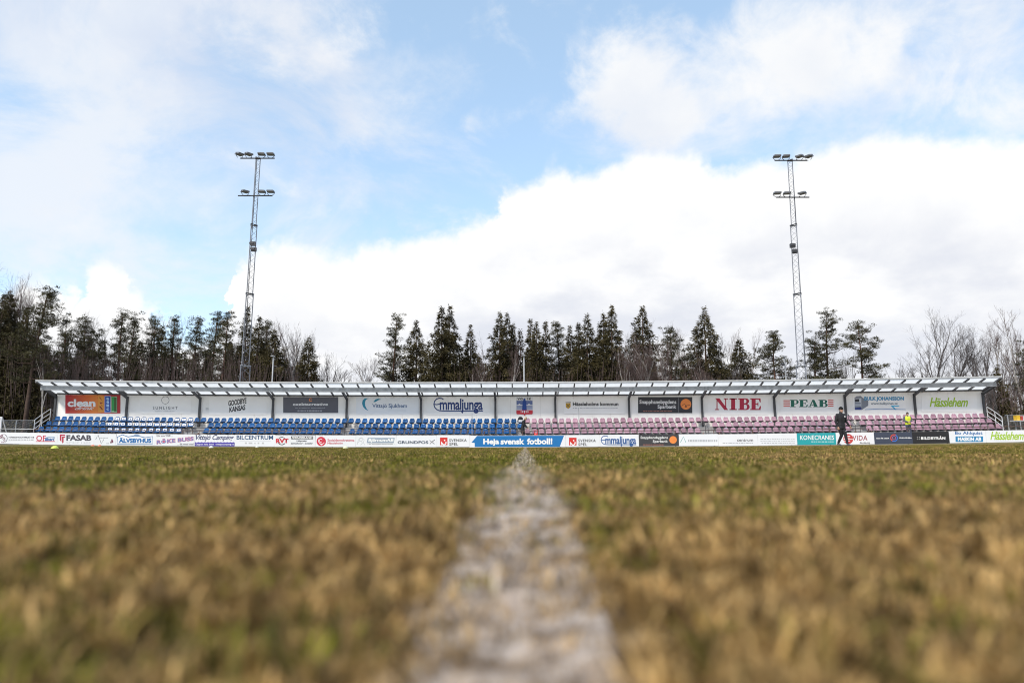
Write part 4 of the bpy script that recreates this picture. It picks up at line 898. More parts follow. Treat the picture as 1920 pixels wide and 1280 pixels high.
    obj('trousers', flesh(W_(tr), .017, 3), cl['trousers'], t, True)
    for s_ in 'LR':
        a_, b_ = j['ank' + s_], j['toe' + s_]; d = (b_ - a_).normalized()
        obj('shoe', flesh(W_([[(a_ - Z * .03, .046), (a_ - Z * .055 - d * .02, .044), (a_.lerp(b_, .55) - Z * .01, .043), (b_, .036), (b_ + d * .05, .026)]]), .012, 2), cl['shoes'], t, True)
    if hat: obj('beanie', flesh(W_([[(head + hu * .058 + hd * .006, .092), (head + hu * .058 - hd * .03, .092), (head + hu * .092 - hd * .012, .078), (head + hu * .12 - hd * .015, .05)]]), .012, 3), hat, t, True)
    if hair: obj('hair', flesh(W_([[(head + hu * .085 + hd * .045, .045), (head + hu * .078 - hd * .015, .080), (head + hu * .02 - hd * .045, .078), (head - hu * .06 - hd * .055, .055)]] + [[(head + hu * .06 + sd * .045 * q, .052), (head - hu * .02 + sd * .06 * q - hd * .04, .035)] for q in (-1, 1)]), .012, 2), hair, t, True)
    for s_ in (-1, 1):
        mb = MB(); c0 = head + hd * .080 + sd * .032 * s_ + hu * .028; mb.tube([V(c0 - sd * .012), V(c0 + hd * .004), V(c0 + sd * .012)], [.003, .006, .003], 6); mb.build('eye', mat('eye_dark', (.03, .02, .02), .3), t)
    mb = MB(); c0 = head + hd * .078 - hu * .052; mb.tube([V(c0 - sd * .022), V(c0 + hd * .005), V(c0 + sd * .022)], [.002, .005, .002], 6); mb.build('mouth', mat('lips', (.32, .12, .11), .5), t)
    if vest:
        vt = torso(.040, .02)
        obj('vest', flesh(W_(vt), .017, 3), vest, t, True)
    return t, V, j
m_blackc = mat('black_jacket', (.016, .016, .019), .75, .35, 7, bump=.6, bscale=14); m_blackt = mat('black_trousers', (.014, .014, .018), .8, .35, 8, bump=.5, bscale=14)
# walking person, coming towards the camera and to the right
xw = P(1580, 832, 33.0).x; bw = (xw, 33.0, ground_z(xw, 33) + .01)
J = dict(pelvis=(0, 0, .96), waist=(.0, -.01, 1.12), chest=(0, -.02, 1.36), neck=(0, -.03, 1.54), head=(0, -.06, 1.69), look=(.35, -1, -.12),
         shoL=(.19, -.01, 1.45), elbL=(.30, .02, 1.17), wriL=(.40, -.08, .95), shoR=(-.19, .0, 1.45), elbR=(-.26, .06, 1.16), wriR=(-.24, -.02, .90),
         hipL=(.09, 0, .90), kneL=(.10, -.12, .50), ankL=(.08, -.22, .10), toeL=(.10, -.38, .04), hipR=(-.09, 0, .90), kneR=(-.05, -.02, .49), ankR=(-.10, .17, .13), toeR=(-.07, .05, .045))
t, V, j = person('person in black tracksuit and beanie walking past the striped disc board', bw, J, R(18), dict(jacket=m_blackc, trousers=m_blackt, shoes=mat('grey_shoes', (.10, .10, .11), .5)), hat=mat('black_wool', (.008, .008, .009), .95, .3, 40), collar=.06)
mb = MB(); mb.box(-.03, .03, -.004, .004, -.03, .03); o = mb.build('jacket_badge', WHITE, t); o.matrix_parent_inverse = Matrix.Identity(4); o.location = Matrix.Rotation(R(18), 3, 'Z') @ Vector((.085, -.175, 1.38)); o.rotation_euler = (0, 0, R(18))
mb = MB(); mb.box(-.055, .055, -.004, .004, -.012, .012); o = mb.build('trouser_stripe', GREY, t); o.matrix_parent_inverse = Matrix.Identity(4); o.location = Matrix.Rotation(R(18), 3, 'Z') @ Vector((.10, -.165, .70)); o.rotation_euler = (R(14), 0, R(18))
# steward on the walkway
xs_ = P(1703, 800, 51.9).x; bs = (xs_, 51.9, .562 + gz(xs_))
J = dict(pelvis=(0, 0, .94), waist=(0, 0, 1.10), chest=(0, -.01, 1.32), neck=(0, -.02, 1.50), head=(0, -.05, 1.64), look=(-.1, -1, -.35),
         shoL=(.19, 0, 1.42), elbL=(.27, -.02, 1.15), wriL=(.08, -.25, 1.08), shoR=(-.19, 0, 1.42), elbR=(-.28, -.02, 1.15), wriR=(-.09, -.26, 1.06),
         hipL=(.09, 0, .88), kneL=(.13, -.03, .48), ankL=(.17, .02, .09), toeL=(.20, -.13, .04), hipR=(-.09, 0, .88), kneR=(-.10, -.03, .48), ankR=(-.11, .02, .09), toeR=(-.13, -.13, .04))
person('person in yellow high-visibility vest standing before the pink seats', bs, J, R(-8), dict(jacket=mat('grey_jacket', (.09, .095, .11), .8, .2, 8), trousers=mat('blue_grey_trousers', (.055, .06, .085), .8, .2, 8), shoes=m_blackt), hair=mat('dark_hair', (.03, .022, .016), .8), vest=mat('hi_vis_yellow', (.62, .70, .04), .6, .1, 5))
# person bending forward in the centre aisle
xg = P(981.5, 800, 52.3).x; bg_ = (xg, 52.25, .562)
J = dict(pelvis=(0, .06, .92), waist=(0, .03, 1.08), chest=(0, -.02, 1.30), neck=(0, -.09, 1.46), head=(0, -.17, 1.58), look=(0, -1, -.55),
         shoL=(.18, -.02, 1.38), elbL=(.20, -.08, 1.10), wriL=(.12, -.28, .92), shoR=(-.18, -.02, 1.38), elbR=(-.20, -.08, 1.10), wriR=(-.10, -.30, .90),
         hipL=(.09, .05, .86), kneL=(.09, .0, .47), ankL=(.09, .1, .09), toeL=(.09, -.05, .04), hipR=(-.09, .05, .86), kneR=(-.09, -.08, .47), ankR=(-.09, -.02, .09), toeR=(-.09, -.17, .04))
t, V, j = person('person in long black coat bending forward in the aisle between blue and pink seats', bg_, J, R(78), dict(jacket=m_blackc, trousers=m_blackt, shoes=m_blackt), coat=.12, hair=mat('fair_hair', (.42, .31, .19), .7, .2, 30))
mb = MB(); q = V((0, -.37, .82)); mb.hexa([(q[0] - .02, q[1] - .1, q[2]), (q[0] + .2, q[1] - .1, q[2] - .12), (q[0] + .2, q[1] + .1, q[2] - .12), (q[0] - .02, q[1] + .1, q[2]), (q[0] - .02, q[1] - .1, q[2] + .01), (q[0] + .2, q[1] - .1, q[2] - .11), (q[0] + .2, q[1] + .1, q[2] - .11), (q[0] - .02, q[1] + .1, q[2] + .01)])
o = mb.build('paper_sheet', WHITE); tag(o, 'white sheet of paper held by the person in the long black coat', 'paper')

# ------------------------------------------------------------------ floodlight masts and poles
def mast(label, bpx, tpx, Y, flip, arms, boxes):
    b = P(bpx[0], bpx[1], Y); tp = P(tpx[0], tpx[1], Y); ax = tp - b; d = ax.normalized(); z0 = gz(b.x); foot = b + d * ((z0 - b.z) / d.z)
    t = thing('floodlight_mast', label, 'floodlight mast', tuple(foot), 'floodlight masts behind the stand')
    def at(py):                                 # axis point at that height of the photograph
        u = (py - bpx[1]) / (tpx[1] - bpx[1]); q = P(bpx[0] + (tpx[0] - bpx[0]) * u, py, Y); return b + d * ((q.z - b.z) / d.z)
    secs = [(foot, at(686), .50, .0), (at(690), at(551), .385, .05), (at(556), at(422), .325, .05), (at(427), tp, .245, .05)]
    m_sec = [mat('mast_zinc', (.23, .24, .27), .5, .12, 2, .2)] * 4
    rot0 = R(22) if not flip else R(158)
    for (a, c_, r_, _), ms in zip(secs, m_sec):
        mb = MB(); L = (c_ - a).length; n = max(4, int(L / (r_ * 1.5)))
        legs = [Vector((math.cos(rot0 + k * 2.0944) * r_, math.sin(rot0 + k * 2.0944) * r_, 0)) for k in range(3)]
        for lg in legs: mb.tube([a + lg, c_ + lg], .042 * (.6 + r_), 5)
        for k in range(3):
            l0, l1 = legs[k], legs[(k + 1) % 3]
            for i in range(n):
                p0 = a.lerp(c_, i / n); p1 = a.lerp(c_, (i + 1) / n)
                mb.tube([p0 + (l0 if i % 2 == 0 else l1), p1 + (l1 if i % 2 == 0 else l0)], .008 + .014 * r_, 3, False)
        mb.build('lattice_section', ms, t)
        mb = MB()
        for k in range(3): mb.tube([c_ + legs[k] * 1.12, c_ + legs[(k + 1) % 3] * 1.12], .05, 5)
        mb.build('collar', m_dark if r_ < .45 else m_galv, t)
    cab = MB(); cab.tube([foot + Vector((.12, -.5, .3)), at(686) + Vector((.1, -.42, 0)), at(551) + Vector((.08, -.32, 0)), at(422) + Vector((.06, -.27, 0)), tp + Vector((.05, -.22, 0))], .03, 5); cab.build('cable', m_dark, t)
    hs = mat('lamp_housing', (.16, .165, .18), .45, .15, 4, .2); gl = mat('lamp_glass', (.35, .37, .40), .15, .05, 4)
    def lamp(px, py, yaw):
        q = P(px, py, Y - .5); fl = Matrix.Rotation(yaw, 3, 'Z')
        T = lambda x, y, z: q + fl @ Vector((x, y, z))
        mb = MB(); mb.hexa([T(-.30, -.34, -.10), T(.30, -.34, -.10), T(.30, .30, -.05), T(-.30, .30, -.05), T(-.27, -.36, .02), T(.27, -.36, .02), T(.20, .26, .20), T(-.20, .26, .20)])
        lo = mb.build('floodlight', hs, t)
        mb = MB(); mb.hexa([T(-.26, -.32, -.112), T(.26, -.32, -.112), T(.26, .24, -.068), T(-.26, .24, -.068), T(-.26, -.32, -.102), T(.26, -.32, -.102), T(.26, .24, -.058), T(-.26, .24, -.058)]); mb.build('lens', gl, lo)
        mb = MB()
        for s_ in (-1, 1): mb.tube([T(.31 * s_, 0, .02), T(.31 * s_, .0, -.22), T(.12 * s_, .05, -.36)], .026, 5)
        mb.build('yoke', m_dark, lo)
    cxat = lambda py: bpx[0] + (tpx[0] - bpx[0]) * (py - bpx[1]) / (tpx[1] - bpx[1])
    for py, x0, x1, lamps in arms:
        cx = cxat(py); mb = MB(); mb.tube([P(cx + x0, py, Y - .35), P(cx + x1, py, Y - .35)], .055, 6); mb.build('crossarm', m_dark, t)
        for dx, yaw in lamps: lamp(cx + dx, py - 8.0, yaw)
    for dx, py in boxes:
        q = P(cxat(py) + dx, py, Y - .5); mb = MB(); mb.box(q.x - .21, q.x + .21, q.y - .15, q.y + .15, q.z - .17, q.z + .17); mb.box(q.x - .27, q.x + .12, q.y - .2, q.y - .152, q.z - .06, q.z + .1); mb.build('control_box', m_dark, t)
mast('tall lattice floodlight mast on the left', (456, 712), (482.8, 297), 58.5, False,
     ((297, -32, 32, ((-34, 1.0), (-17, .9), (8, .1), (25, .05))), (367, -32, 32.5, ((-19, .8), (13, .12), (29.5, .08)))), ((2, 457), (4, 467.5)))
mast('tall lattice floodlight mast on the right', (1506, 712), (1482.5, 301), 58.5, True,
     ((301, -30, 31, ((-26, -.05), (-9, -.12), (17, -.8), (34, -1.0))), (370, -31, 31, ((-29.5, -.05), (-11, -.1), (18, -.8)))), ((-5.5, 460.5), (-2.5, 471)))
def light_pole(px, top, Y, label, horn=False):
    p = P(px, top, Y); t = thing('light_pole', label, 'pole', (p.x, Y, gz(p.x)), 'slim poles behind the roof')
    mb = MB(); mb.tube([(p.x, Y, gz(p.x)), (p.x, Y, p.z)], [.075, .05], 7); mb.build('shaft', m_steel_lt if not horn else m_galv, t)
    mb = MB(); mb.box(p.x - .12, p.x + .12, Y - .35, Y + .05, p.z + .002, p.z + .1); mb.build('lamp_head', m_galv, t)
    if horn:
        q = P(px - 2.8, top + 13, Y - .15); lump('loudspeaker', q.x, q.y, q.z - .12, [(0, .05, .05), (.05, .12, .12), (.12, .14, .14), (.2, .12, .12), (.24, .05, .05)], m_dark, t)
light_pole(512.6, 669, 60, 'slim pale pole behind the roof above the left black banner')
light_pole(982.4, 668, 60, 'slim pale pole behind the roof above the club crest')
light_pole(1471, 670, 60, 'slim grey pole with loudspeaker left of the right floodlight mast', True)

# ------------------------------------------------------------------ trees
def foliage_mat(name, c1, c2, tr=.15):
    m = mat(name, c1, .7, .0, .7, col2=c2, spec=.2, detail=4); t = m.node_tree; b = t.nodes['Principled BSDF']
    return m
m_spruce = foliage_mat('spruce_needles', (.022, .019, .008), (.088, .070, .026)); m_pine = foliage_mat('pine_needles', (.024, .024, .012), (.090, .080, .034))
m_bark = mat('conifer_bark', (.075, .048, .036), .9, .35, 5, bump=.5, bscale=12); m_pbark = mat('pine_bark', (.095, .047, .032), .9, .4, 3, bump=.5, bscale=10)
m_birch = mat('birch_bark', (.34, .31, .285), .8, .3, 5, col2=(.46, .43, .40)); m_twig = mat('brown_twigs', (.095, .066, .060), .9, .3, 3); m_gtwig = mat('grey_bare_wood', (.085, .074, .072), .9, .3, 3)
def sprays(p, d, ln, wd, rs):                    # one thin triangle per spray: base p, direction d
    n = len(p); up = rs.normal(size=(n, 3)); s = np.cross(d, up); s /= np.linalg.norm(s, axis=1)[:, None] + 1e-9
    s *= wd[:, None] * .5; v = np.empty((n, 3, 3)); v[:, 0] = p - s; v[:, 1] = p + s; v[:, 2] = p + d * ln[:, None]
    return v
def tri_obj(name, tris, m, parent):
    v = np.concatenate(tris).reshape(-1, 3); f_ = np.arange(len(v)).reshape(-1, 3); return obj(name, raw_mesh(name, v, f_), m, parent)
def unit(a): return a / (np.linalg.norm(a, axis=-1, keepdims=True) + 1e-9)
def spruce(t, base, h, w, seed, dens=1.0, low=.06, ragged=.34):
    rs = np.random.RandomState(seed); bx, by, bz = base; T = []
    nw = int(h * 3.4); lean = rs.normal(0, .012, 2)
    ph = rs.uniform(0, 6.28, 4)
    for k in range(nw):
        u = low + (1 - low) * (k + rs.uniform(0, 1)) / nw; z = u * h; prof = (1 - u) ** .70 * min(1, ((1 - u) / .22)) ** .45
        nb_ = int(5 + 5 * (1 - u)) ; a0 = rs.uniform(0, 6.28)
        for b in range(nb_):
            a = a0 + 6.283 * b / nb_ + rs.normal(0, .25); z = u * h + rs.normal(0, .16 if u < .8 else .06); R_ = w * prof * (1 - ragged + 2 * ragged * rs.uniform() ** 1.5) * (1 + .16 * math.sin(2 * a + ph[0] + 5 * u)) + .10
            if rs.uniform() < .10 * ragged / .25: R_ *= 1.3
            n = max(8, int(R_ * 40 * dens)); s = rs.uniform(.12, 1, n) ** .8; droop = .10 + .42 * (1 - u)
            r_ = s * R_; zz = z + .12 * R_ * s - droop * R_ * s * s * .9 + rs.normal(0, .13, n)
            wob = rs.normal(0, .09, n) * (.4 + R_ * .35)
            p = np.stack([bx + lean[0] * z + r_ * math.cos(a) - wob * math.sin(a), by + lean[1] * z + r_ * math.sin(a) + wob * math.cos(a), bz + zz], 1)
            d = np.stack([math.cos(a) + rs.normal(0, .55, n), math.sin(a) + rs.normal(0, .55, n), -.25 + rs.normal(0, .45, n)], 1)
            T.append(sprays(p, unit(d), rs.uniform(.16, .36, n), rs.uniform(.05, .11, n), rs))
    n = 10; p = np.stack([np.full(n, bx + lean[0] * h), np.full(n, by + lean[1] * h), bz + h * 1.0 - rs.uniform(.0, .8, n)], 1); d = unit(np.stack([rs.normal(0, .5, n), rs.normal(0, .5, n), rs.uniform(.6, 1.2, n)], 1))
    T.append(sprays(p, d, rs.uniform(.2, .4, n), np.full(n, .08), rs))
    tri_obj('crown', T, m_spruce, t)
    mb = MB(); mb.tube([(bx, by, bz - .1), (bx + lean[0] * h * .5, by + lean[1] * h * .5, bz + h * .5), (bx + lean[0] * h, by + lean[1] * h, bz + h * 1.01)], [.017 * h, .009 * h, .012], 7); mb.build('trunk', m_bark, t, True)
def pine(t, base, h, w, seed, low=.35, shape=1.0, lean=0.0, dens=1.0):
    rs = np.random.RandomState(seed); bx, by, bz = base; T = []; lim = MB()
    ctr = lambda u: np.array([bx + lean * h * u + .15 * math.sin(u * 5 + seed), by, bz + u * h])
    nl = int(20 + h * 2.9)
    for k in range(nl):
        u = low + (1 - low) * ((k + rs.uniform(0, 1)) / nl); q = (u - low) / (1 - low)
        prof = (math.sin(math.pi * min(1, .18 + .82 * q) ** shape) ** .6 if q < .999 else .2); prof = max(.12, prof) * (1 - .45 * q)
        a = rs.uniform(0, 6.283); R_ = w * prof * rs.uniform(.35, 1.3) * 1.25
        c0 = ctr(u); rise = (.10 + .45 * q) * R_ + rs.normal(0, .1)
        tip = c0 + np.array([math.cos(a) * R_, math.sin(a) * R_, rise])
        mid = (c0 + tip) / 2 + np.array([0, 0, -.10 * R_])
        lim.tube([c0, mid, tip], [.035 + .02 * (1 - q), .028, .012], 4, False)
        nc = int(3 + R_ * 3.4)
        for c_ in range(nc):
            s = .30 + .75 * (c_ + rs.uniform()) / nc; cc = c0 + (tip - c0) * s + np.array([rs.normal(0, .26), rs.normal(0, .26), rs.normal(.06, .13)])
            rad = rs.uniform(.16, .36) * (.8 + .05 * h / 3); n = int(46 * dens)
            g = unit(rs.normal(size=(n, 3))) * (rs.uniform(.2, 1, n) ** .5)[:, None]
            p = cc + g * np.array([rad, rad, rad * .48]); d = unit(g * np.array([1, 1, .6]) + np.array([0, 0, .35]) + rs.normal(0, .4, (n, 3)))
            T.append(sprays(p, d, rs.uniform(.09, .20, n), rs.uniform(.032, .06, n), rs))
    tri_obj('crown', T, m_pine, t); lim.build('limbs', m_bark, t)
    mb = MB(); us = [0, .25, .5, .75, .97]; mb.tube([ctr(u) - np.array([0, 0, .1 if u == 0 else 0]) for u in us], [.0165 * h * (1 - .88 * u) for u in us], 7); mb.build('trunk', m_pbark if seed % 3 else m_bark, t, True)
def bare(t, base, h, w, seed, bark=None, twig=None, stems=1, weep=0.0, dens=1.0):
    rs = random.Random(seed); TK = MB(); TW = MB()
    def grow(p, d, L, r, depth, mbx):
        k = 3; pts_ = [p]; rad = [r]; q = p.copy(); dd = d.copy()
        for i in range(k):
            dd = (dd + Vector((rs.gauss(0, .10), rs.gauss(0, .10), rs.gauss(.02, .06) - weep * (depth > 2) * .25))).normalized(); q = q + dd * L / k; pts_.append(q); rad.append(max(.0055, r * (1 - .55 * (i + 1) / k)))
        (TK if depth <= 1 else TW).tube(pts_, rad, 5 if depth <= 1 else 3, False)
        if depth >= 4: return
        nc = int((9, 6, 5, 4)[depth] * dens + rs.random())
        for i in range(nc):
            f_ = rs.uniform(.25 if depth else .30, 1); seg_ = f_ * k; i0 = min(k - 1, int(seg_)); pp = pts_[i0].lerp(pts_[i0 + 1], seg_ - i0)
            ang = rs.uniform(.4, .95) * (.8 if depth == 0 else 1); az_ = rs.uniform(0, 6.283); ref = Vector((0, 0, 1)) if abs(dd.z) < .9 else Vector((1, 0, 0))
            u_ = dd.cross(ref).normalized(); v_ = u_.cross(dd); nd = dd * math.cos(ang) + (u_ * math.cos(az_) + v_ * math.sin(az_)) * math.sin(ang); nd = (nd + Vector((0, 0, .13 - weep * .3 * (depth > 1)))).normalized()
            nd.x *= w; nd.y *= w; nd.normalize()
            grow(pp, nd, L * rs.uniform(.34, .58) * (1.05 - .35 * f_ if depth == 0 else 1), rad[i0] * rs.uniform(.45, .65), depth + 1, mbx)
    for s_ in range(stems):
        d0 = Vector((rs.gauss(0, .03 if stems == 1 else .16), rs.gauss(0, .05), 1)).normalized()
        grow(Vector(base) + Vector((rs.gauss(0, .08 * (stems - 1)), rs.gauss(0, .08 * (stems - 1)), -.05)), d0, h * (.93 if s_ == 0 else rs.uniform(.7, .95)), .0115 * h * (1 if stems == 1 else .75), 0, TK)
    # bring the tree to its height
    zt = max(v[2] for v in TK.v + TW.v) - base[2]; k = h / zt
    for mb in (TK, TW): mb.v = [(base[0] + (v[0] - base[0]) * k, base[1] + (v[1] - base[1]) * k, base[2] + (v[2] - base[2]) * k) for v in mb.v]
    TK.build('trunk', bark or m_gtwig, t); TW.build('crown', twig or m_twig, t)

TREES = [  # kind, top x, top y, half width (photograph pixels), depth, extras
    ('birch', 13, 488, 22, 66, dict(weep=.5)), ('birch', 38, 516, 14, 68, dict(weep=.5)), ('birch', 2, 500, 16, 64, dict(weep=.4)), ('birch', 90, 610, 8, 57.5, dict(dens=.7)), ('spruce', 20, 546, 26, 64, {}), ('spruce', 38, 580, 22, 67, {}),
    ('spruce', -30, 530, 34, 62, {}), ('spruce', 3, 552, 26, 61, {}), ('spruce', 50, 580, 20, 62, {}), ('pine', 24, 562, 30, 66, dict(low=.2)), ('pine', 88, 546, 46, 58, dict(low=.38, lean=.065)), ('bare', 140, 573, 14, 76, {}), ('pine', 124, 600, 16, 72, dict(low=.3)),
    ('pine', 162, 597, 44, 68, dict(low=.32)), ('bare', 172, 585, 12, 78, {}), ('pine', 232, 586, 24, 70, dict(low=.35)), ('pine', 253, 592, 20, 66, dict(low=.3)), ('birch', 266, 580, 14, 78, {}),
    ('pine', 290, 597, 26, 68, dict(low=.25)), ('spruce', 307, 612, 16, 72, {}), ('birch', 312, 578, 16, 80, {}), ('pine', 330, 596, 20, 70, dict(low=.3)), ('pine', 372, 600, 26, 67, dict(low=.34)),
    ('pine', 406, 588, 18, 74, dict(low=.4)), ('pine', 425, 588, 32, 66, dict(low=.22)), ('spruce', 461, 576, 17, 70, dict(ragged=.4)), ('spruce', 486, 595, 17, 66, dict(ragged=.4)), ('pine', 504, 603, 15, 74, dict(low=.35)),
    ('birch', 514, 596, 14, 78, {}), ('spruce', 517, 620, 24, 65, {}), ('birch', 552, 612, 18, 70, dict(weep=.3)), ('bare', 572, 612, 16, 74, {}), ('spruce', 580, 632, 24, 66, dict(ragged=.35)), ('bare', 612, 652, 18, 72, {}),
    ('bare', 684, 650, 22, 76, dict(pale=1)), ('bare', 652, 690, 10, 82, dict(pale=1)), ('pine', 741, 592, 30, 66, dict(low=.18, shape=.8)), ('spruce', 784, 603, 30, 67, dict(ragged=.35)), ('spruce', 832, 575, 30, 63, {}), ('spruce', 848, 576, 28, 65, {}),
    ('spruce', 883, 613, 17, 66, {}), ('spruce', 936, 588, 24, 66, {}), ('spruce', 950, 588, 20, 68, {}), ('birch', 945, 634, 18, 61, {}), ('birch', 874, 680, 9, 61, {}), ('birch', 912, 682, 9, 62, {}),
    ('spruce', 962, 608, 11, 72, {}), ('spruce', 977, 622, 11, 69, dict(ragged=.4)), ('spruce', 999, 601, 16, 66, {}), ('spruce', 1008, 606, 18, 64, {}), ('spruce', 1024, 603, 16, 68, {}), ('pine', 1046, 607, 13, 70, dict(low=.45)),
    ('spruce', 1074, 613, 19, 67, {}), ('spruce', 1097, 592, 22, 65, {}), ('spruce', 1086, 606, 15, 70, {}), ('spruce', 1142, 575, 30, 64, {}), ('spruce', 1128, 590, 20, 67, {}), ('bare', 1168, 597, 12, 76, {}), ('spruce', 1201, 576, 32, 66, dict(ragged=.38)),
    ('birch', 1200, 612, 30, 60.5, dict(stems=3)), ('birch', 1218, 628, 22, 61, dict(stems=2)), ('birch', 1182, 640, 18, 60, {}), ('pine', 1254, 618, 28, 65, dict(low=.33)), ('birch', 1260, 600, 16, 76, {}), ('birch', 1290, 612, 14, 70, {}),
    ('spruce', 1317, 580, 36, 66, dict(ragged=.45)), ('birch', 1312, 640, 22, 60.5, dict(stems=2)), ('bare', 1351, 622, 12, 72, {}), ('birch', 1376, 612, 14, 76, {}), ('birch', 1404, 608, 18, 74, {}), ('spruce', 1387, 638, 28, 64, dict(ragged=.4)), ('bare', 1366, 670, 16, 62, {}),
    ('pine', 1450, 625, 38, 63, dict(low=.36, shape=.7)), ('pine', 1546, 584, 42, 62, dict(low=.2)), ('pine', 1523, 640, 22, 61, dict(low=.25)), ('pine', 1607, 607, 42, 63, dict(low=.22)), ('bare', 1582, 640, 14, 72, {}), ('bare', 1495, 668, 10, 64, {}),
    ('bare', 1727, 574, 24, 68, {}), ('bare', 1698, 660, 22, 66, {}), ('bare', 1740, 640, 16, 70, {}), ('bare', 1768, 612, 18, 64, {}), ('bare', 1803, 604, 26, 66, {}), ('bare', 1820, 618, 20, 70, {}), ('birch', 1851, 602, 16, 70, dict(weep=.3)),
    ('birch', 1882, 606, 18, 66, {}), ('bare', 1896, 640, 20, 68, {}), ('birch', 1916, 562, 24, 64, {}), ('pine', 1926, 636, 26, 60, dict(low=.12)), ('pine', 1970, 560, 40, 64, dict(low=.25)), ('spruce', 1864, 690, 12, 62, {}), ('bare', 1865, 655, 14, 60, {}),
    ('birch', 60, 560, 13, 70, dict(dens=.75)), ('bare', 110, 588, 20, 81, dict(dens=.75)), ('bare', 150, 592, 18, 79, dict(dens=.75)), ('birch', 195, 600, 16, 77, dict(dens=.75)), ('bare', 215, 610, 14, 75, dict(dens=.75)), ('bare', 275, 598, 21, 73, dict(dens=.75)), ('birch', 345, 612, 19, 71, dict(dens=.75)), ('bare', 390, 608, 17, 82, dict(dens=.75)), ('bare', 445, 606, 15, 80, dict(dens=.75)), ('birch', 472, 602, 13, 78, dict(dens=.75)), ('bare', 530, 606, 20, 76, dict(dens=.75)), ('bare', 545, 618, 18, 74, dict(dens=.75)), ('birch', 563, 604, 16, 72, dict(dens=.75)), ('bare', 596, 636, 14, 70, dict(dens=.75)), ('bare', 626, 664, 21, 81, dict(dens=.75)), ('birch', 700, 668, 19, 79, dict(dens=.75)), ('bare', 716, 640, 17, 77, dict(dens=.75)), ('bare', 765, 630, 15, 75, dict(dens=.75)), ('birch', 808, 624, 13, 73, dict(dens=.75)), ('bare', 868, 636, 20, 71, dict(dens=.75)), ('bare', 905, 622, 18, 82, dict(dens=.75)), ('birch', 921, 640, 16, 80, dict(dens=.75)), ('bare', 972, 628, 14, 78, dict(dens=.75)), ('bare', 1036, 640, 21, 76, dict(dens=.75)), ('birch', 1058, 628, 19, 74, dict(dens=.75)), ('bare', 1115, 618, 17, 72, dict(dens=.75)), ('bare', 1160, 618, 15, 70, dict(dens=.75)), ('birch', 1180, 630, 13, 81, dict(dens=.75)), ('bare', 1232, 622, 20, 79, dict(dens=.75)), ('bare', 1242, 640, 18, 77, dict(dens=.75)), ('birch', 1276, 622, 16, 75, dict(dens=.75)), ('bare', 1336, 626, 14, 73, dict(dens=.75)), ('bare', 1362, 640, 21, 71, dict(dens=.75)), ('birch', 1421, 652, 19, 82, dict(dens=.75)), ('bare', 1482, 668, 17, 80, dict(dens=.75)), ('bare', 1572, 650, 15, 78, dict(dens=.75)), ('birch', 1662, 690, 13, 76, dict(dens=.75)), ('bare', 1681, 668, 20, 74, dict(dens=.75)), ('bare', 1712, 645, 18, 72, dict(dens=.75)), ('birch', 1756, 650, 16, 70, dict(dens=.75)), ('bare', 1786, 640, 14, 81, dict(dens=.75)), ('bare', 1836, 622, 21, 79, dict(dens=.75)), ('birch', 1906, 600, 19, 77, dict(dens=.75))]
KINDW = {'spruce': 'dark spruce', 'pine': 'pine with clumped crown', 'birch': 'bare pale birch', 'bare': 'bare leafless tree'}
def bay_of(px):
    k = sum(1 for q in post_px if px > q)
    if k == 0: return 'left of the grandstand'
    if k == len(post_px): return 'right of the grandstand'
    return 'above the ' + SIGN[k - 1]
groups_ = defaultdict(list)
for i, T_ in enumerate(TREES): groups_[T_[0], bay_of(T_[1])].append(i)
lab = {}
for (k, b), ids in groups_.items():
    ids.sort(key=lambda i: TREES[i][1])
    for r_, i in enumerate(ids):
        lab[i] = ('%s %s' % (KINDW[k], b)) if len(ids) == 1 else '%s from left of %d, %s %s' % (ORD[r_], len(ids), KINDW[k], b)
for i, (kind, px, py, hw, Y, kw) in enumerate(TREES):
    tp = P(px, py, Y); zb = gz(tp.x); h = tp.z - zb; w = hw * Y / 1295; tp.x -= kw.get('lean', 0) * h
    t = thing(kind + '_tree' if kind != 'bare' else 'leafless_tree', lab[i], 'tree', (tp.x, Y, zb), {'spruce': 'spruces behind the stand', 'pine': 'pines behind the stand', 'birch': 'birches behind the stand', 'bare': 'leafless trees behind the stand'}[kind])
    base = (tp.x, Y, zb)
    if kind == 'spruce': spruce(t, base, h, w * 1.95, 11 + i, **{'dens': 1.2, **kw})
    elif kind == 'pine': pine(t, base, h, w, 11 + i, **kw)
    elif kind == 'birch': bare(t, base, h, min(1.0, .25 + w / h * 3.2), 11 + i, m_birch, m_twig, **kw)
    else:
        pale = kw.pop('pale', 0); bare(t, base, h, min(1.1, .3 + w / h * 3.4), 11 + i, m_gtwig, ink(.22, .20, .20, 'pale_twigs') if pale else m_gtwig, **kw)
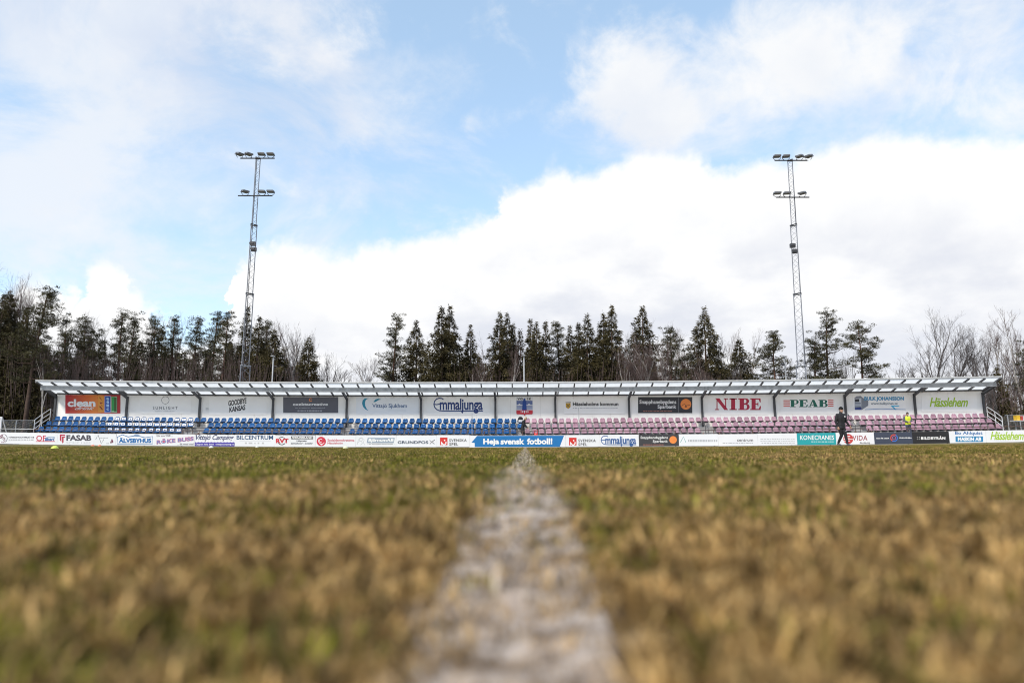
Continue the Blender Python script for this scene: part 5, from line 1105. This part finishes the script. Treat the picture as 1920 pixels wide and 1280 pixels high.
# the wood behind, too deep to tell its trees apart, and the thicket below the crowns: one mass each
def wood():
    rs = np.random.RandomState(77); T = []; tr = MB()
    def tops(px):                                # height of the mass along the picture
        pts_ = [(-300, 560), (0, 600), (60, 610), (120, 640), (200, 640), (320, 645), (420, 640), (500, 650), (560, 672), (600, 690), (625, 712), (640, 735), (705, 735), (735, 712), (780, 690), (830, 660), (900, 665), (960, 668), (1050, 668), (1130, 655), (1230, 672), (1340, 676), (1400, 690), (1430, 712), (1450, 740), (1660, 740), (1690, 720), (1760, 700), (1850, 698), (1930, 690), (2300, 660)]
        for (x0, y0), (x1, y1) in zip(pts_[:-1], pts_[1:]):
            if x0 <= px <= x1: return y0 + (y1 - y0) * (px - x0) / (x1 - x0)
        return 720
    for k in range(420):
        px = rs.uniform(-300, 2300); Y = rs.uniform(74, 96)
        py = tops(px) + rs.uniform(-6, 42)
        if py > 800: continue
        tp = P(px, py, Y); h = tp.z - gz(tp.x)
        if h < .8: continue
        dec = px > 1640 or rs.uniform() < .3
        w = rs.uniform(.9, 1.9)
        if dec:
            for q in range(26):
                z0 = rs.uniform(.1, .7) * h; e = Vector((tp.x + rs.normal(0, w * .6), Y + rs.normal(0, w * .6), gz(tp.x) + min(h, z0 + rs.uniform(.2, .5) * h))); s_ = Vector((tp.x + rs.normal(0, .15), Y, gz(tp.x) + z0))
                tr.tube([s_, s_.lerp(e, .5) + Vector((rs.normal(0, .15), 0, .1)), e], [.03, .02, .008], 3, False)
        else:
            n = int(150 * h); u = rs.uniform(.02, 1, n); a = rs.uniform(0, 6.283, n); r_ = w * 1.15 * (1 - u) ** .7 * rs.uniform(.2, 1, n) ** .6 + .05
            p = np.stack([tp.x + r_ * np.cos(a), Y + r_ * np.sin(a), gz(tp.x) + u * h], 1); d = unit(np.stack([np.cos(a) + rs.normal(0, .5, n), np.sin(a) + rs.normal(0, .5, n), -.3 + rs.normal(0, .5, n)], 1))
            T.append(sprays(p, d, rs.uniform(.22, .5, n), rs.uniform(.08, .17, n), rs))
        tr.tube([(tp.x, Y, gz(tp.x) - .1), (tp.x + rs.normal(0, .2), Y, gz(tp.x) + h)], [.16, .03], 4, False)
    o = tri_obj('distant_wood', T, m_spruce, None); tag(o, 'dense dark mass of evergreen wood behind the separate trees', 'wood', kind='stuff')
    o = tr.build('wood_stems', m_twig); tag(o, 'mass of bare brown stems in the wood behind the stand', 'stems', kind='stuff')
    mb = MB()
    for k in range(3300):
        px = rs.uniform(-200, 2100); Y = rs.uniform(58, 70)
        top = tops(px) + 12 + 26 * rs.uniform() ** .6
        tp = P(px, min(top, 790), Y); z0 = gz(tp.x); h = max(.6, (tp.z - z0)); 
        if 640 < px < 700 or 1430 < px < 1650: h *= .5
        if 720 < px < 1130 and rs.uniform() < .6: continue
        x0 = tp.x + rs.normal(0, .8); q = Vector((x0, Y + rs.normal(0, .4), z0 + h * rs.uniform(0, .55))); e = Vector((tp.x + rs.normal(0, .35), Y + rs.normal(0, .4), z0 + h))
        mb.tube([q, q.lerp(e, .5) + Vector((rs.normal(0, .12), rs.normal(0, .12), 0)), e], [.022, .014, .006], 3, False)
    o = mb.build('thicket', m_twig); tag(o, 'tangle of bare brown undergrowth twigs behind the stand', 'undergrowth', kind='stuff')
    # evergreen undergrowth at the left end, below the crowns
    T = []
    for (p0, p1, y0, y1, n0) in ((-250, 100, 700, 806, 170), (1846, 2100, 768, 812, 70)):
        for k in range(n0):
            px = rs.uniform(p0, p1); py = rs.uniform(y0, y1); Y = rs.uniform(59, 66); c_ = np.array(P(px, py, Y)); n = 85; g = unit(rs.normal(size=(n, 3))) * (rs.uniform(.1, 1, n) ** .5)[:, None]
            p = c_ + g * np.array([1.0, .8, .7]); T.append(sprays(p, unit(g + rs.normal(0, .4, (n, 3)) + np.array([0, 0, -.2])), rs.uniform(.2, .45, n), rs.uniform(.1, .22, n), rs))
    o = tri_obj('evergreen_undergrowth', T, m_spruce, None); tag(o, 'dark evergreen undergrowth beside the ends of the stand', 'undergrowth', kind='stuff')
wood()
print('objects', len(bpy.data.objects), 'tris', sum(len(m.polygons) for m in bpy.data.meshes))
